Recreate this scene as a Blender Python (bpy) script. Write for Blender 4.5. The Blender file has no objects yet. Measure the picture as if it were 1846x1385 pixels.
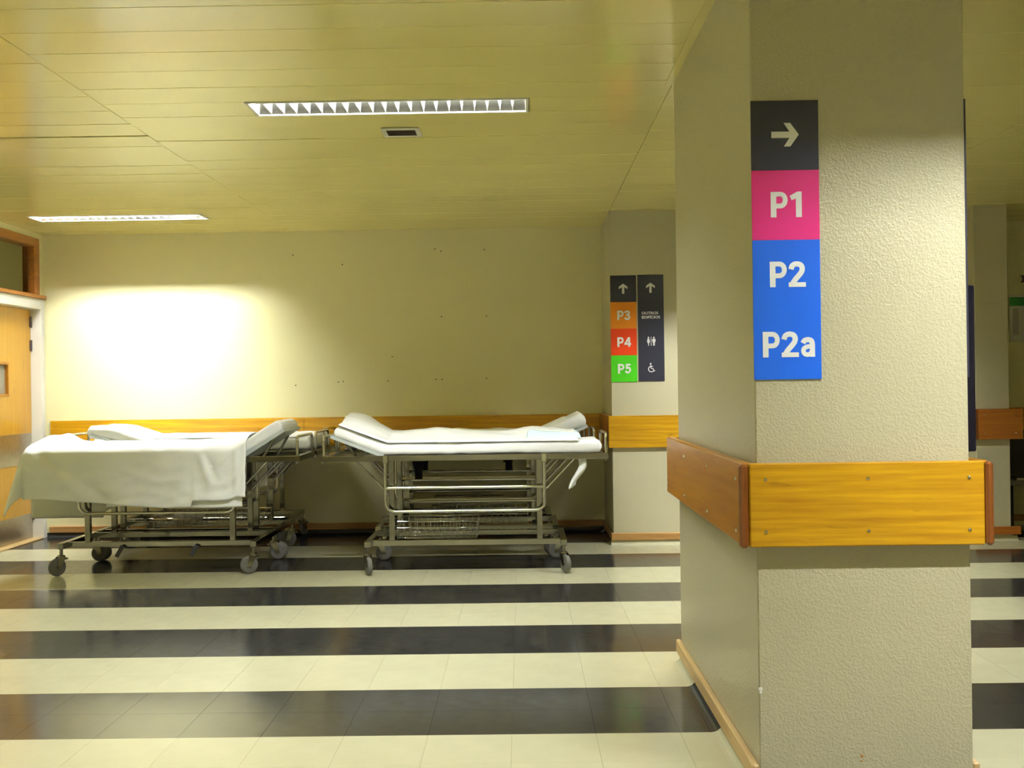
import bpy, math, random
from mathutils import Vector, Matrix, noise

random.seed(7)
scene = bpy.context.scene
COL = scene.collection

# ------------------------------------------------------------------ camera
F_PX, YAW, PITCH, ROLL, CAM_H = 2027.0, -0.0086, 0.0021, -0.0136, 1.30
_A = Matrix(((math.cos(YAW), -math.sin(YAW), 0), (math.sin(YAW), math.cos(YAW), 0), (0, 0, 1)))
_B = Matrix(((1, 0, 0), (0, math.cos(PITCH), math.sin(PITCH)), (0, -math.sin(PITCH), math.cos(PITCH))))
_M = _B @ _A
_rx, _fy, _uz = Vector(_M[0]), Vector(_M[1]), Vector(_M[2])
_R = math.cos(ROLL) * _rx + math.sin(ROLL) * _uz
_U = -math.sin(ROLL) * _rx + math.cos(ROLL) * _uz
cam_data = bpy.data.cameras.new('camera')
cam = bpy.data.objects.new('camera', cam_data)
COL.objects.link(cam)
rot = Matrix((_R, _U, -_fy)).transposed().to_4x4()
cam.matrix_world = Matrix.Translation((0, 0, CAM_H)) @ rot
cam_data.sensor_width = 36.0
cam_data.lens = 36.0 * F_PX / 1846.0
cam_data.clip_start = 0.05
cam_data.clip_end = 100
scene.camera = cam

# ------------------------------------------------------------------ world and exposure
world = bpy.data.worlds.new('world')
scene.world = world
world.use_nodes = True
world.node_tree.nodes['Background'].inputs[0].default_value = (0.02, 0.02, 0.02, 1)
world.node_tree.nodes['Background'].inputs[1].default_value = 0.0
scene.view_settings.view_transform = 'Standard'
scene.view_settings.look = 'None'
scene.view_settings.gamma = 1
scene.view_settings.use_curve_mapping = False
scene.view_settings.exposure = 0.0
TUBE_POWER = 1510.0
scene.cycles.caustics_refractive = False
scene.cycles.sample_clamp_indirect = 12.0
scene.cycles.diffuse_bounces = 4
scene.cycles.max_bounces = 6
scene.cycles.glossy_bounces = 3
scene.cycles.transmission_bounces = 4
scene.cycles.adaptive_threshold = 0.02

# ------------------------------------------------------------------ key dimensions (metres)
XL, YB, ZC = -4.286, 10.07, 2.716          # left wall, back wall, ceiling
PX0, PX1, PY0, PY1 = 0.732, 1.400, 3.540, 5.280   # pillar
CX0, CX1, CY0 = 0.728, 1.400, 9.130        # column against the back wall
DX0, DX1, DY0 = 3.672, 3.943, 9.130        # second column
RT, RB = 1.050, 0.790                      # bumper rail top and bottom
XR, YF = 7.2, -3.2                         # right and front ends of the hall
S0, SS = 4.2026, 0.637                     # first stripe edge, stripe depth
ROWD, TW, TX0 = SS / 2, 0.3138, -0.054     # tile depth, tile width, a joint
PIT, PY_ = 0.2778, 4.41                    # ceiling panel pitch, one seam

# ------------------------------------------------------------------ materials
def new_mat(name):
    m = bpy.data.materials.new(name)
    m.use_nodes = True
    nt = m.node_tree
    return m, nt, nt.nodes['Principled BSDF']

def link(nt, a, ai, b, bi):
    nt.links.new(a.outputs[ai], b.inputs[bi])

def coords(nt, scale=(1, 1, 1)):
    tc = nt.nodes.new('ShaderNodeTexCoord')
    mp = nt.nodes.new('ShaderNodeMapping')
    mp.inputs['Scale'].default_value = scale
    link(nt, tc, 'Object', mp, 'Vector')
    return mp

def noise_node(nt, mp, scale, detail=3, rough=0.5):
    n = nt.nodes.new('ShaderNodeTexNoise')
    n.inputs['Scale'].default_value = scale
    n.inputs['Detail'].default_value = detail
    n.inputs['Roughness'].default_value = rough
    link(nt, mp, 0, n, 'Vector')
    return n

def ramp(nt, src, out, stops):
    r = nt.nodes.new('ShaderNodeValToRGB')
    els = r.color_ramp.elements
    while len(els) < len(stops):
        els.new(0.5)
    for e, (p, c) in zip(els, stops):
        e.position = p
        e.color = (*c, 1) if len(c) == 3 else c
    link(nt, src, out, r, 'Fac')
    return r

def bump(nt, bsdf, src, out, strength, dist):
    b = nt.nodes.new('ShaderNodeBump')
    b.inputs['Strength'].default_value = strength
    b.inputs['Distance'].default_value = dist
    link(nt, src, out, b, 'Height')
    link(nt, b, 0, bsdf, 'Normal')
    return b

def plain(name, col, rough=0.5, metal=0.0, spec=0.5, var=0.0, vscale=8.0, bmp=0.0, bscale=60.0, bdist=0.002, coat=0.0):
    m, nt, b = new_mat(name)
    b.inputs['Base Color'].default_value = (*col, 1)
    b.inputs['Roughness'].default_value = rough
    b.inputs['Metallic'].default_value = metal
    b.inputs['Specular IOR Level'].default_value = spec
    if coat:
        b.inputs['Coat Weight'].default_value = coat
        b.inputs['Coat Roughness'].default_value = 0.1
    mp = coords(nt)
    n = noise_node(nt, mp, vscale, 4)
    v = max(var, 0.01)
    r = ramp(nt, n, 'Fac', [(0.3, tuple(c * (1 - v) for c in col)), (0.7, tuple(min(1, c * (1 + v)) for c in col))])
    link(nt, r, 'Color', b, 'Base Color')
    if bmp:
        n2 = noise_node(nt, mp, bscale, 2)
        bump(nt, b, n2, 'Fac', bmp, bdist)
    return m

def stipple(name, col, rough, scale, strength, dist, var=0.03):
    """emulsion rolled on with a heavy nap: soft blobs"""
    m, nt, b = new_mat(name)
    mp = coords(nt)
    n = noise_node(nt, mp, scale, 1.5, 0.45)
    n0 = noise_node(nt, mp, 1.3, 3)
    r = ramp(nt, n0, 'Fac', [(0.25, tuple(c * (1 - var) for c in col)), (0.75, tuple(c * (1 + var) for c in col))])
    link(nt, r, 'Color', b, 'Base Color')
    b.inputs['Roughness'].default_value = rough
    rr = ramp(nt, n, 'Fac', [(0.38, (0, 0, 0)), (0.62, (1, 1, 1))])
    bump(nt, b, rr, 'Color', strength, dist)
    return m

def wood(name, dark, light, axis, scale=1.0, rough=0.32, coat=0.25, contrast=1.0, scuff=0.0):
    m, nt, b = new_mat(name)
    st = [42.0, 42.0, 42.0]
    st['xyz'.index(axis)] = 1.9
    mp = coords(nt, tuple(s * scale for s in st))
    n = noise_node(nt, mp, 1.0, 6, 0.62)
    mid = tuple((a + c) / 2 for a, c in zip(dark, light))
    r = ramp(nt, n, 'Fac', [(0.5 - 0.22 / contrast, dark), (0.5, mid), (0.5 + 0.2 / contrast, light)])
    # short dark pores and knots
    st2 = [70.0, 70.0, 70.0]
    st2['xyz'.index(axis)] = 14.0
    mp2 = coords(nt, tuple(s * scale for s in st2))
    n2 = noise_node(nt, mp2, 0.5, 2)
    r2 = ramp(nt, n2, 'Fac', [(0.68, (0, 0, 0)), (0.78, (0.55, 0.55, 0.55))])
    mx = nt.nodes.new('ShaderNodeMix')
    mx.data_type = 'RGBA'
    link(nt, r2, 'Color', mx, 'Factor')
    link(nt, r, 'Color', mx, 'A')
    mx.inputs['B'].default_value = (*[c * 0.35 for c in dark], 1)
    out = (mx, 'Result')
    if scuff:
        n3 = noise_node(nt, coords(nt, (9, 9, 9)), 1.0, 6, 0.7)
        r3 = ramp(nt, n3, 'Fac', [(0.66, (0, 0, 0)), (0.74, (scuff, scuff, scuff))])
        mx2 = nt.nodes.new('ShaderNodeMix')
        mx2.data_type = 'RGBA'
        link(nt, r3, 'Color', mx2, 'Factor')
        nt.links.new(mx.outputs['Result'], mx2.inputs['A'])
        mx2.inputs['B'].default_value = (*[min(1, c * 1.25 + 0.05) for c in light], 1)
        out = (mx2, 'Result')
    nt.links.new(out[0].outputs[out[1]], b.inputs['Base Color'])
    b.inputs['Roughness'].default_value = rough
    b.inputs['Coat Weight'].default_value = coat
    b.inputs['Coat Roughness'].default_value = 0.15
    bump(nt, b, n, 'Fac', 0.06, 0.002)
    return m

def tile_mat(name, col, var, rough, scratch):
    m, nt, b = new_mat(name)
    mp = coords(nt)
    oi = nt.nodes.new('ShaderNodeObjectInfo')
    n = noise_node(nt, mp, 5.0, 5, 0.6)
    r = ramp(nt, n, 'Fac', [(0.3, tuple(c * (1 - var) for c in col)), (0.72, tuple(c * (1 + var) for c in col))])
    src = (r, 'Color')
    if scratch:
        mp2 = coords(nt, (30, 160, 30))
        n2 = noise_node(nt, mp2, 1.0, 2)
        r2 = ramp(nt, n2, 'Fac', [(0.76, (0, 0, 0)), (0.80, (scratch, scratch, scratch))])
        mx = nt.nodes.new('ShaderNodeMix')
        mx.data_type = 'RGBA'
        link(nt, r2, 'Color', mx, 'Factor')
        link(nt, r, 'Color', mx, 'A')
        mx.inputs['B'].default_value = (0.45, 0.45, 0.4, 1)
        src = (mx, 'Result')
    hs = nt.nodes.new('ShaderNodeHueSaturation')
    mr = nt.nodes.new('ShaderNodeMapRange')
    mr.inputs['To Min'].default_value = 0.988
    mr.inputs['To Max'].default_value = 1.012
    link(nt, oi, 'Random', mr, 'Value')
    link(nt, mr, 'Result', hs, 'Value')
    nt.links.new(src[0].outputs[src[1]], hs.inputs['Color'])
    link(nt, hs, 'Color', b, 'Base Color')
    n3 = noise_node(nt, mp, 14.0, 4)
    r3 = ramp(nt, n3, 'Fac', [(0.3, (rough * 0.8,) * 3), (0.7, (rough * 1.3,) * 3)])
    link(nt, r3, 'Color', b, 'Roughness')
    n4 = noise_node(nt, mp, 3.5, 2)
    bump(nt, b, n4, 'Fac', 0.05, 0.004)
    return m

def emit(name, col, strength):
    m, nt, b = new_mat(name)
    b.inputs['Base Color'].default_value = (0.8, 0.8, 0.8, 1)
    b.inputs['Emission Color'].default_value = (*col, 1)
    b.inputs['Emission Strength'].default_value = strength
    return m

def glass_mat(name, tint, rough=0.02):
    m, nt, b = new_mat(name)
    b.inputs['Base Color'].default_value = (*tint, 1)
    b.inputs['Roughness'].default_value = rough
    b.inputs['Transmission Weight'].default_value = 1.0
    b.inputs['IOR'].default_value = 1.05
    b.inputs['Specular IOR Level'].default_value = 0.5
    return m

MAT = {
    'wall': stipple('lightened_wall_paint', (0.80, 0.75, 0.43), 0.34, 110.0, 0.2, 0.0012),  # same paint as the pillar, lightened to stand in for more light
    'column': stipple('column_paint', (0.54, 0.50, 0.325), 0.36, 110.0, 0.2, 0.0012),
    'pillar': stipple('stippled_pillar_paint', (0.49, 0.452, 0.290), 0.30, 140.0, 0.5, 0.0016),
    'ceiling': plain('cream_ceiling_enamel', (0.92, 0.825, 0.30), 0.20, spec=0.8, coat=0.35, var=0.03, vscale=2.0),
    'void': plain('dark_ceiling_void', (0.02, 0.018, 0.012), 0.9),
    'beige': tile_mat('beige_vinyl', (0.54, 0.522, 0.34), 0.035, 0.17, 0),
    'black': tile_mat('black_vinyl', (0.028, 0.028, 0.027), 0.35, 0.15, 0.5),
    'screed': plain('tile_joint', (0.50, 0.45, 0.29), 0.8),
    'cove_beige': plain('beige_cove', (0.54, 0.522, 0.34), 0.2, var=0.03),
    'cove_black': plain('black_cove', (0.028, 0.028, 0.027), 0.16, var=0.2),
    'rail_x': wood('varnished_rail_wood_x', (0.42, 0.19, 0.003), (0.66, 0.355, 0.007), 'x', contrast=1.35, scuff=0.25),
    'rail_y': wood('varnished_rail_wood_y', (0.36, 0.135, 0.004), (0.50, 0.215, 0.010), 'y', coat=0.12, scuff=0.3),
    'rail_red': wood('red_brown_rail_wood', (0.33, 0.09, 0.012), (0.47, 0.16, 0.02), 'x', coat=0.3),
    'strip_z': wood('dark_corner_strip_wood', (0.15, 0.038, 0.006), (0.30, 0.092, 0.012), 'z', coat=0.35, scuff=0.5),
    'base_x': wood('baseboard_wood_x', (0.34, 0.17, 0.05), (0.56, 0.32, 0.10), 'x', rough=0.5, coat=0.05),
    'base_y': wood('baseboard_wood_y', (0.44, 0.29, 0.11), (0.62, 0.44, 0.19), 'y', rough=0.5, coat=0.05),
    'veneer': wood('honey_door_veneer', (0.52, 0.27, 0.020), (0.66, 0.37, 0.040), 'z', scale=0.7, rough=0.3, contrast=0.7),
    'frame_brown': wood('brown_transom_wood', (0.27, 0.09, 0.015), (0.42, 0.17, 0.03), 'y', coat=0.2),
    'white_paint': plain('white_gloss_paint', (0.78, 0.78, 0.70), 0.3, var=0.015),
    'steel': plain('brushed_steel_plate', (0.52, 0.49, 0.43), 0.34, metal=1.0, var=0.08, vscale=30),
    'chrome': plain('polished_chrome', (0.62, 0.61, 0.57), 0.07, metal=1.0, var=0.02),
    'tube_steel': plain('satin_steel_tube', (0.31, 0.30, 0.26), 0.12, metal=1.0, var=0.05, vscale=20),
    'dull_steel': plain('dull_painted_steel', (0.34, 0.32, 0.26), 0.4, metal=0.7, var=0.1, vscale=25),
    'plate': plain('pale_blue_grey_plate', (0.55, 0.60, 0.58), 0.35, metal=0.3, var=0.03),
    'deck': plain('dark_bed_deck', (0.12, 0.115, 0.10), 0.5, metal=0.4, var=0.1),
    'rubber': plain('grey_caster_rubber', (0.12, 0.117, 0.098), 0.6, var=0.1, vscale=30),
    'black_rubber': plain('black_plastic', (0.015, 0.015, 0.017), 0.45, var=0.1),
    'strap': plain('black_webbing', (0.006, 0.005, 0.008), 0.9, spec=0.1, var=0.1),
    'sheet': plain('white_cotton_sheet', (0.90, 0.92, 0.88), 0.85, var=0.015, vscale=5, bmp=0.18, bscale=16, bdist=0.012),
    'mattress': plain('white_mattress_cover', (0.86, 0.87, 0.83), 0.8, var=0.015, vscale=5, bmp=0.15, bscale=12, bdist=0.012),
    'blue_sheet': plain('pale_blue_tinted_sheet', (0.64, 0.80, 0.80), 0.85, var=0.015, vscale=5, bmp=0.15, bscale=16, bdist=0.012),
    'beige_sheet': plain('unbleached_sheet', (0.72, 0.71, 0.58), 0.85, var=0.02, vscale=5, bmp=0.15, bscale=16, bdist=0.012),
    'sign_dark': plain('sign_charcoal', (0.026, 0.027, 0.045), 0.35, var=0.02),
    'sign_pink': plain('sign_magenta', (0.80, 0.028, 0.24), 0.35, var=0.02),
    'sign_blue': plain('sign_blue', (0.014, 0.15, 0.86), 0.35, var=0.02),
    'sign_orange': plain('sign_orange', (0.82, 0.26, 0.012), 0.35, var=0.02),
    'sign_red': plain('sign_red_orange', (0.86, 0.055, 0.006), 0.35, var=0.02),
    'sign_green': plain('sign_green', (0.07, 0.60, 0.012), 0.35, var=0.02),
    'sign_white': plain('sign_white_print', (0.82, 0.82, 0.80), 0.45, var=0.01),
    'tube': emit('fluorescent_tube', (0.96, 0.98, 1.0), TUBE_POWER),
    'tube_boosted': emit('boosted_fluorescent_tube', (0.96, 0.98, 1.0), TUBE_POWER * 1.05),
    'blade': plain('satin_aluminium_blade', (0.72, 0.72, 0.70), 0.26, metal=0.9, var=0.01),
    'louver': plain('bright_aluminium_louver', (0.86, 0.86, 0.84), 0.18, metal=1.0, var=0.01),
    'lamp_white': plain('lamp_frame_white', (0.80, 0.79, 0.70), 0.35, var=0.01),
    'vent_dark': plain('vent_dark_grille', (0.05, 0.03, 0.018), 0.6, var=0.1),
    'glass': glass_mat('clear_glass', (0.93, 0.93, 0.86)),
    'grey_glass': plain('grey_wired_glass', (0.34, 0.32, 0.26), 0.12, var=0.04),
    'hinge': plain('dark_hinge_metal', (0.22, 0.17, 0.17), 0.35, metal=0.8, var=0.1),
    'poster_white': plain('poster_paper', (0.72, 0.71, 0.62), 0.5, var=0.01),
    'poster_green': plain('poster_green_header', (0.04, 0.30, 0.06), 0.5, var=0.02),
    'poster_grey': plain('poster_grey_print', (0.48, 0.46, 0.42), 0.5, var=0.04, vscale=60),
    'ink': plain('dark_print', (0.05, 0.02, 0.02), 0.6),
    'hole': plain('screw_hole_dark', (0.10, 0.075, 0.04), 0.8),
}

# ------------------------------------------------------------------ mesh helpers
class MB:
    def __init__(self):
        self.v, self.f, self.s = [], [], []

    def add(self, verts, faces, smooth=False):
        o = len(self.v)
        self.v += [Vector(p) for p in verts]
        self.f += [tuple(i + o for i in q) for q in faces]
        self.s += [smooth] * len(faces)
        return self

    def box(self, x0, x1, y0, y1, z0, z1, bev=0.0, rotm=None, org=None):
        if x0 > x1: x0, x1 = x1, x0
        if y0 > y1: y0, y1 = y1, y0
        if z0 > z1: z0, z1 = z1, z0
        if bev <= 0:
            V = [(x0, y0, z0), (x1, y0, z0), (x1, y1, z0), (x0, y1, z0), (x0, y0, z1), (x1, y0, z1), (x1, y1, z1), (x0, y1, z1)]
            Fc = [(0, 3, 2, 1), (4, 5, 6, 7), (0, 1, 5, 4), (1, 2, 6, 5), (2, 3, 7, 6), (3, 0, 4, 7)]
        else:
            b = min(bev, (x1 - x0) / 2.01, (y1 - y0) / 2.01, (z1 - z0) / 2.01)
            V, idx = [], {}
            for sx in (0, 1):
                for sy in (0, 1):
                    for sz in (0, 1):
                        X, Y, Z = (x0, x1)[sx], (y0, y1)[sy], (z0, z1)[sz]
                        ix, iy, iz = (x0 + b, x1 - b)[sx], (y0 + b, y1 - b)[sy], (z0 + b, z1 - b)[sz]
                        for a, p in (('x', (X, iy, iz)), ('y', (ix, Y, iz)), ('z', (ix, iy, Z))):
                            idx[(sx, sy, sz, a)] = len(V)
                            V.append(p)
            I = idx
            Fc = []
            for s in (0, 1):
                q = [I[(s, 0, 0, 'x')], I[(s, 1, 0, 'x')], I[(s, 1, 1, 'x')], I[(s, 0, 1, 'x')]]
                Fc.append(tuple(q if s else q[::-1]))
                q = [I[(0, s, 0, 'y')], I[(1, s, 0, 'y')], I[(1, s, 1, 'y')], I[(0, s, 1, 'y')]]
                Fc.append(tuple(q[::-1] if s else q))
                q = [I[(0, 0, s, 'z')], I[(1, 0, s, 'z')], I[(1, 1, s, 'z')], I[(0, 1, s, 'z')]]
                Fc.append(tuple(q if s else q[::-1]))
            c = Vector(((x0 + x1) / 2, (y0 + y1) / 2, (z0 + z1) / 2))
            def face(q):
                a, bb, cc = Vector(V[q[0]]), Vector(V[q[1]]), Vector(V[q[2]])
                nrm = (bb - a).cross(cc - a)
                mid = sum((Vector(V[i]) for i in q), Vector()) / len(q)
                Fc.append(tuple(q) if nrm.dot(mid - c) > 0 else tuple(q[::-1]))
            for p in (0, 1):
                for q in (0, 1):
                    face([I[(p, q, 0, 'x')], I[(p, q, 1, 'x')], I[(p, q, 1, 'y')], I[(p, q, 0, 'y')]])
                    face([I[(p, 0, q, 'x')], I[(p, 1, q, 'x')], I[(p, 1, q, 'z')], I[(p, 0, q, 'z')]])
                    face([I[(0, p, q, 'y')], I[(1, p, q, 'y')], I[(1, p, q, 'z')], I[(0, p, q, 'z')]])
            for sx in (0, 1):
                for sy in (0, 1):
                    for sz in (0, 1):
                        face([I[(sx, sy, sz, 'x')], I[(sx, sy, sz, 'y')], I[(sx, sy, sz, 'z')]])
        if rotm is not None:
            o = Vector(org)
            V = [o + rotm @ (Vector(p) - o) for p in V]
        return self.add(V, Fc)

    def tube(self, pts, r, seg=10, cap=True, closed=False):
        P = [Vector(p) for p in pts]
        n = len(P)
        rings = []
        up = None
        for i in range(n):
            if closed:
                d = P[(i + 1) % n] - P[i - 1]
            else:
                d = P[min(i + 1, n - 1)] - P[max(i - 1, 0)]
            d.normalize()
            if up is None:
                up = Vector((0, 0, 1)) if abs(d.z) < 0.9 else Vector((1, 0, 0))
            a = d.cross(up)
            if a.length < 1e-5:
                a = d.cross(Vector((0, 1, 0)))
            a.normalize()
            b = a.cross(d).normalized()
            up = b
            rings.append([P[i] + r * (math.cos(t) * a + math.sin(t) * b) for t in [2 * math.pi * k / seg for k in range(seg)]])
        V = [p for ring in rings for p in ring]
        Fc = []
        m = n if closed else n - 1
        for i in range(m):
            j = (i + 1) % n
            for k in range(seg):
                l = (k + 1) % seg
                Fc.append((i * seg + k, i * seg + l, j * seg + l, j * seg + k))
        self.add(V, Fc, True)
        if cap and not closed:
            self.add(rings[0], [tuple(range(seg))[::-1]])
            self.add(rings[-1], [tuple(range(seg))])
        return self

    def rectbar(self, p0, p1, w, h, up=(0, 0, 1)):
        """rectangular tube from p0 to p1; w sideways, h along up"""
        p0, p1 = Vector(p0), Vector(p1)
        d = (p1 - p0).normalized()
        a = d.cross(Vector(up)).normalized()
        b = a.cross(d).normalized()
        V = []
        for p in (p0, p1):
            for sa, sb in ((-1, -1), (1, -1), (1, 1), (-1, 1)):
                V.append(p + a * sa * w / 2 + b * sb * h / 2)
        return self.add(V, [(0, 1, 2, 3)[::-1], (4, 5, 6, 7), (0, 1, 5, 4), (1, 2, 6, 5), (2, 3, 7, 6), (3, 0, 4, 7)][:])

    def lathe(self, prof, center, axis, seg=20, smooth=True):
        """prof: list of (radius, distance along axis)"""
        c = Vector(center)
        ax = Vector(axis).normalized()
        a = ax.orthogonal().normalized()
        b = ax.cross(a)
        V, Fc = [], []
        for r, h in prof:
            for k in range(seg):
                t = 2 * math.pi * k / seg
                V.append(c + ax * h + r * (math.cos(t) * a + math.sin(t) * b))
        for i in range(len(prof) - 1):
            for k in range(seg):
                l = (k + 1) % seg
                Fc.append((i * seg + k, i * seg + l, (i + 1) * seg + l, (i + 1) * seg + k))
        self.add(V, Fc, smooth)
        n = len(prof)
        self.add(V[:seg], [tuple(range(seg))[::-1]])
        self.add(V[(n - 1) * seg:], [tuple(range(seg))])
        return self

    def prism(self, poly, fn0, fn1):
        """poly of 2-D points; fn0/fn1 map them to the two faces"""
        n = len(poly)
        V = [fn0(*p) for p in poly] + [fn1(*p) for p in poly]
        Fc = [tuple(range(n))[::-1], tuple(range(n, 2 * n))]
        for i in range(n):
            j = (i + 1) % n
            Fc.append((i, j, n + j, n + i))
        return self.add(V, Fc)

    def mesh(self, name, off=Vector((0, 0, 0))):
        me = bpy.data.meshes.new(name)
        me.from_pydata([tuple(p - off) for p in self.v], [], self.f)
        me.polygons.foreach_set('use_smooth', self.s)
        me.update()
        import bmesh
        bm = bmesh.new()
        bm.from_mesh(me)
        bmesh.ops.recalc_face_normals(bm, faces=bm.faces)
        bm.to_mesh(me)
        bm.free()
        return me

    def build(self, name, mat, parent=None, loc=None):
        """vertices are given in the parent's frame; loc sets a top-level origin"""
        off = Vector(loc) if loc is not None else Vector((0, 0, 0))
        me = self.mesh(name, off)
        return put(name, me, mat, parent, off)

def put(name, me, mat, parent=None, loc=(0, 0, 0)):
    if mat is not None and not me.materials:
        me.materials.append(MAT[mat])
    o = bpy.data.objects.new(name, me)
    COL.objects.link(o)
    o.location = loc
    if parent is not None:
        o.parent = parent
    return o

def tag(o, label, cat, group=None, kind=None):
    o['label'] = label
    o['category'] = cat
    if group: o['group'] = group
    if kind: o['kind'] = kind
    return o

def empty(name, loc, label, cat, group=None, kind=None, rz=0.0):
    o = bpy.data.objects.new(name, None)
    o.empty_display_size = 0.1
    COL.objects.link(o)
    o.location = loc
    o.rotation_euler = (0, 0, rz)
    return tag(o, label, cat, group, kind)

def copy_tree(o, parent=None):
    c = o.copy()
    COL.objects.link(c)
    if parent is not None:
        c.parent = parent
    for ch in o.children:
        copy_tree(ch, c)
    return c

def fillet(pts, r, n=6):
    """round the inner corners of a polyline"""
    P = [Vector(p) for p in pts]
    out = [P[0]]
    for i in range(1, len(P) - 1):
        a, b = (P[i - 1] - P[i]), (P[i + 1] - P[i])
        d = min(r, a.length * 0.49, b.length * 0.49)
        p0, p1 = P[i] + a.normalized() * d, P[i] + b.normalized() * d
        for k in range(n + 1):
            t = k / n
            out.append((1 - t) ** 2 * p0 + 2 * t * (1 - t) * P[i] + t * t * p1)
    out.append(P[-1])
    return out

def text_mesh(txt, size, bold, align='CENTER'):
    cu = bpy.data.curves.new('txt', 'FONT')
    cu.body = txt
    cu.size = size
    cu.offset = bold
    cu.align_x = align
    cu.align_y = 'CENTER'
    cu.extrude = 0.0006
    cu.resolution_u = 4
    ob = bpy.data.objects.new('txt', cu)
    COL.objects.link(ob)
    dg = bpy.context.evaluated_depsgraph_get()
    me = bpy.data.meshes.new_from_object(ob.evaluated_get(dg))
    bpy.data.objects.remove(ob)
    bpy.data.curves.remove(cu)
    return me

def proj(p):
    d = Vector(p) - Vector((0, 0, CAM_H))
    y = d.dot(_fy)
    if y < 0.05:
        return None
    return 923 + F_PX * d.dot(_R) / y, 692.5 - F_PX * d.dot(_U) / y

# ================================================================== THE SETTING
# ---- floor
floor = tag(MB().box(-7.2, XR, YF, YB, -0.09, -0.012).build('floor', 'screed'),
            'hall floor of glossy beige and black vinyl tiles laid in broad stripes', 'floor', kind='structure')
G = 0.00035
def tile_mesh(name, mat, w, d):
    m = MB().box(0, w, 0, d, -0.012, 0, 0.0)
    # hairline eased edge
    return m.mesh(name)
tm = {}
for key, mat in (('beige', 'beige'), ('black', 'black')):
    me = MB().box(G, TW - G, G, ROWD - G, -0.012, 0.0, 0.0003).mesh(key + '_tile')
    me.materials.append(MAT[mat])
    tm[key] = me
rows = []
r0 = int(math.floor((YF - S0) / ROWD))
r1 = int(math.ceil((YB - S0) / ROWD))
cand = []
for r in range(r0, r1):
    y0 = S0 + r * ROWD
    st = math.floor(r / 2)
    colr = 'black' if st % 2 == 0 else 'beige'
    if y0 > 9.9:
        colr = 'black'
    c0 = int(math.floor((-7.1 - TX0) / TW))
    c1 = int(math.ceil((XR - TX0) / TW))
    for c in range(c0, c1):
        x0 = TX0 + c * TW
        ya, yb = max(y0, YF), min(y0 + ROWD, YB)
        xa, xb = max(x0, -7.19), min(x0 + TW, XR)
        if xb - xa < 0.02 or yb - ya < 0.02:
            continue
        full = (yb - ya > ROWD - 1e-4) and (xb - xa > TW - 1e-4)
        vis = 0.0
        p = proj((x0 + TW / 2, y0 + ROWD / 2, 0))
        if p and y0 > 3.3 and full and x0 + TW > XL:
            qx = [proj((x, y, 0)) for x in (x0, x0 + TW) for y in (y0, y0 + ROWD)]
            if max(q[0] for q in qx) > 0 and min(q[0] for q in qx) < 1846 and min(q[1] for q in qx) < 1385:
                hid = 1228 < min(q[0] for q in qx) and max(q[0] for q in qx) < 1748 and y0 > 3.5
                if not hid:
                    vis = (max(q[0] for q in qx) - min(q[0] for q in qx)) * (max(q[1] for q in qx) - min(q[1] for q in qx))
        cand.append((vis, x0, y0, xa, xb, ya, yb, colr))
cand.sort(key=lambda t: -t[0])
rest = {'beige': MB(), 'black': MB()}
for i, (vis, x0, y0, xa, xb, ya, yb, colr) in enumerate(cand):
    if i < 300 and vis > 0:
        put('tile', tm[colr], None, floor, (x0, y0, 0))
    else:
        rest[colr].box(xa + G, xb - G, ya + G, yb - G, -0.012, 0.0)
for k in rest:
    o = rest[k].build('tiles_' + k, k, floor)
    o['kind'] = 'stuff'

# ---- ceiling: enamelled panels hung below a dark void, with openings for the lamps
LAMPS = [(-0.647, 4), (-3.258, 16), (1.95, -8), (1.95, 11), (-3.258, -8), (-5.75, 12), (-0.647, -18), (4.6, -18)]  # the unseen corridor lamp is added to light the view through the transom
LW, = (1.405,)
def row_y(k): return PY_ + k * PIT
ceil = tag(MB().box(-7.2, XR, YF, YB, ZC + 0.16, ZC + 0.24).build('ceiling', 'void'),
           'suspended ceiling of long cream enamelled metal panels with dark seams', 'ceiling', kind='structure')
SECT = [-7.19, -4.36, -2.052, 0.730, 2.770, 4.90, XR]
VENT = (-0.748, -0.540)
prest = MB()
wide_gap = {(1, 5): 0.016, (1, 6): 0.026, (1, 9): 0.009, (1, 11): 0.008, (2, 0): 0.007, (2, 3): 0.006, (2, 7): 0.010, (2, 10): 0.012, (2, 13): 0.012, (2, 15): 0.008, (3, 9): 0.016, (3, 8): 0.008}
SOFF = {1: 0.128, 3: -0.08, 4: -0.08}
k0, k1 = int(math.floor((YF - PY_) / PIT)), int(math.ceil((YB - PY_) / PIT))
pm_cache = {}
for k in range(k0, k1):
    for s in range(len(SECT) - 1):
        xa, xb = SECT[s], SECT[s + 1]
        so_ = SOFF.get(s, 0.0)
        ya, yb = max(row_y(k) + so_, YF), min(row_y(k + 1) + so_, YB)
        if k == k0:
            ya = YF
        if k == k1 - 1:
            yb = YB
        if yb - ya < 0.03:
            continue
        spans = [(xa, xb)]
        for lx, lk in LAMPS:
            if lk == k:
                a, b = lx - LW / 2, lx + LW / 2
                ns = []
                for p, q in spans:
                    if b <= p or a >= q:
                        ns.append((p, q))
                    else:
                        if a - p > 0.01: ns.append((p, a))
                        if q - b > 0.01: ns.append((b, q))
                spans = ns
        for p, q in spans:
            rg = random.Random(k * 31 + s)
            g = 0.0020 + 0.0038 * rg.random() ** 2
            g = wide_gap.get((s, k), g)
            dz = 0.0022 * rg.random()
            mb = MB().box(p + 0.0012, q - 0.0012, ya + g, yb - 0.0010, ZC + dz, ZC + dz + 0.018, 0.0008)
            if ya > 3.6 and -4.4 < (p + q) / 2 < 5.5 and q > -4.3:
                mb.build('panel', 'ceiling', ceil)
            else:
                prest.v_off = 0
                prest.add(mb.v, mb.f)
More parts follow.
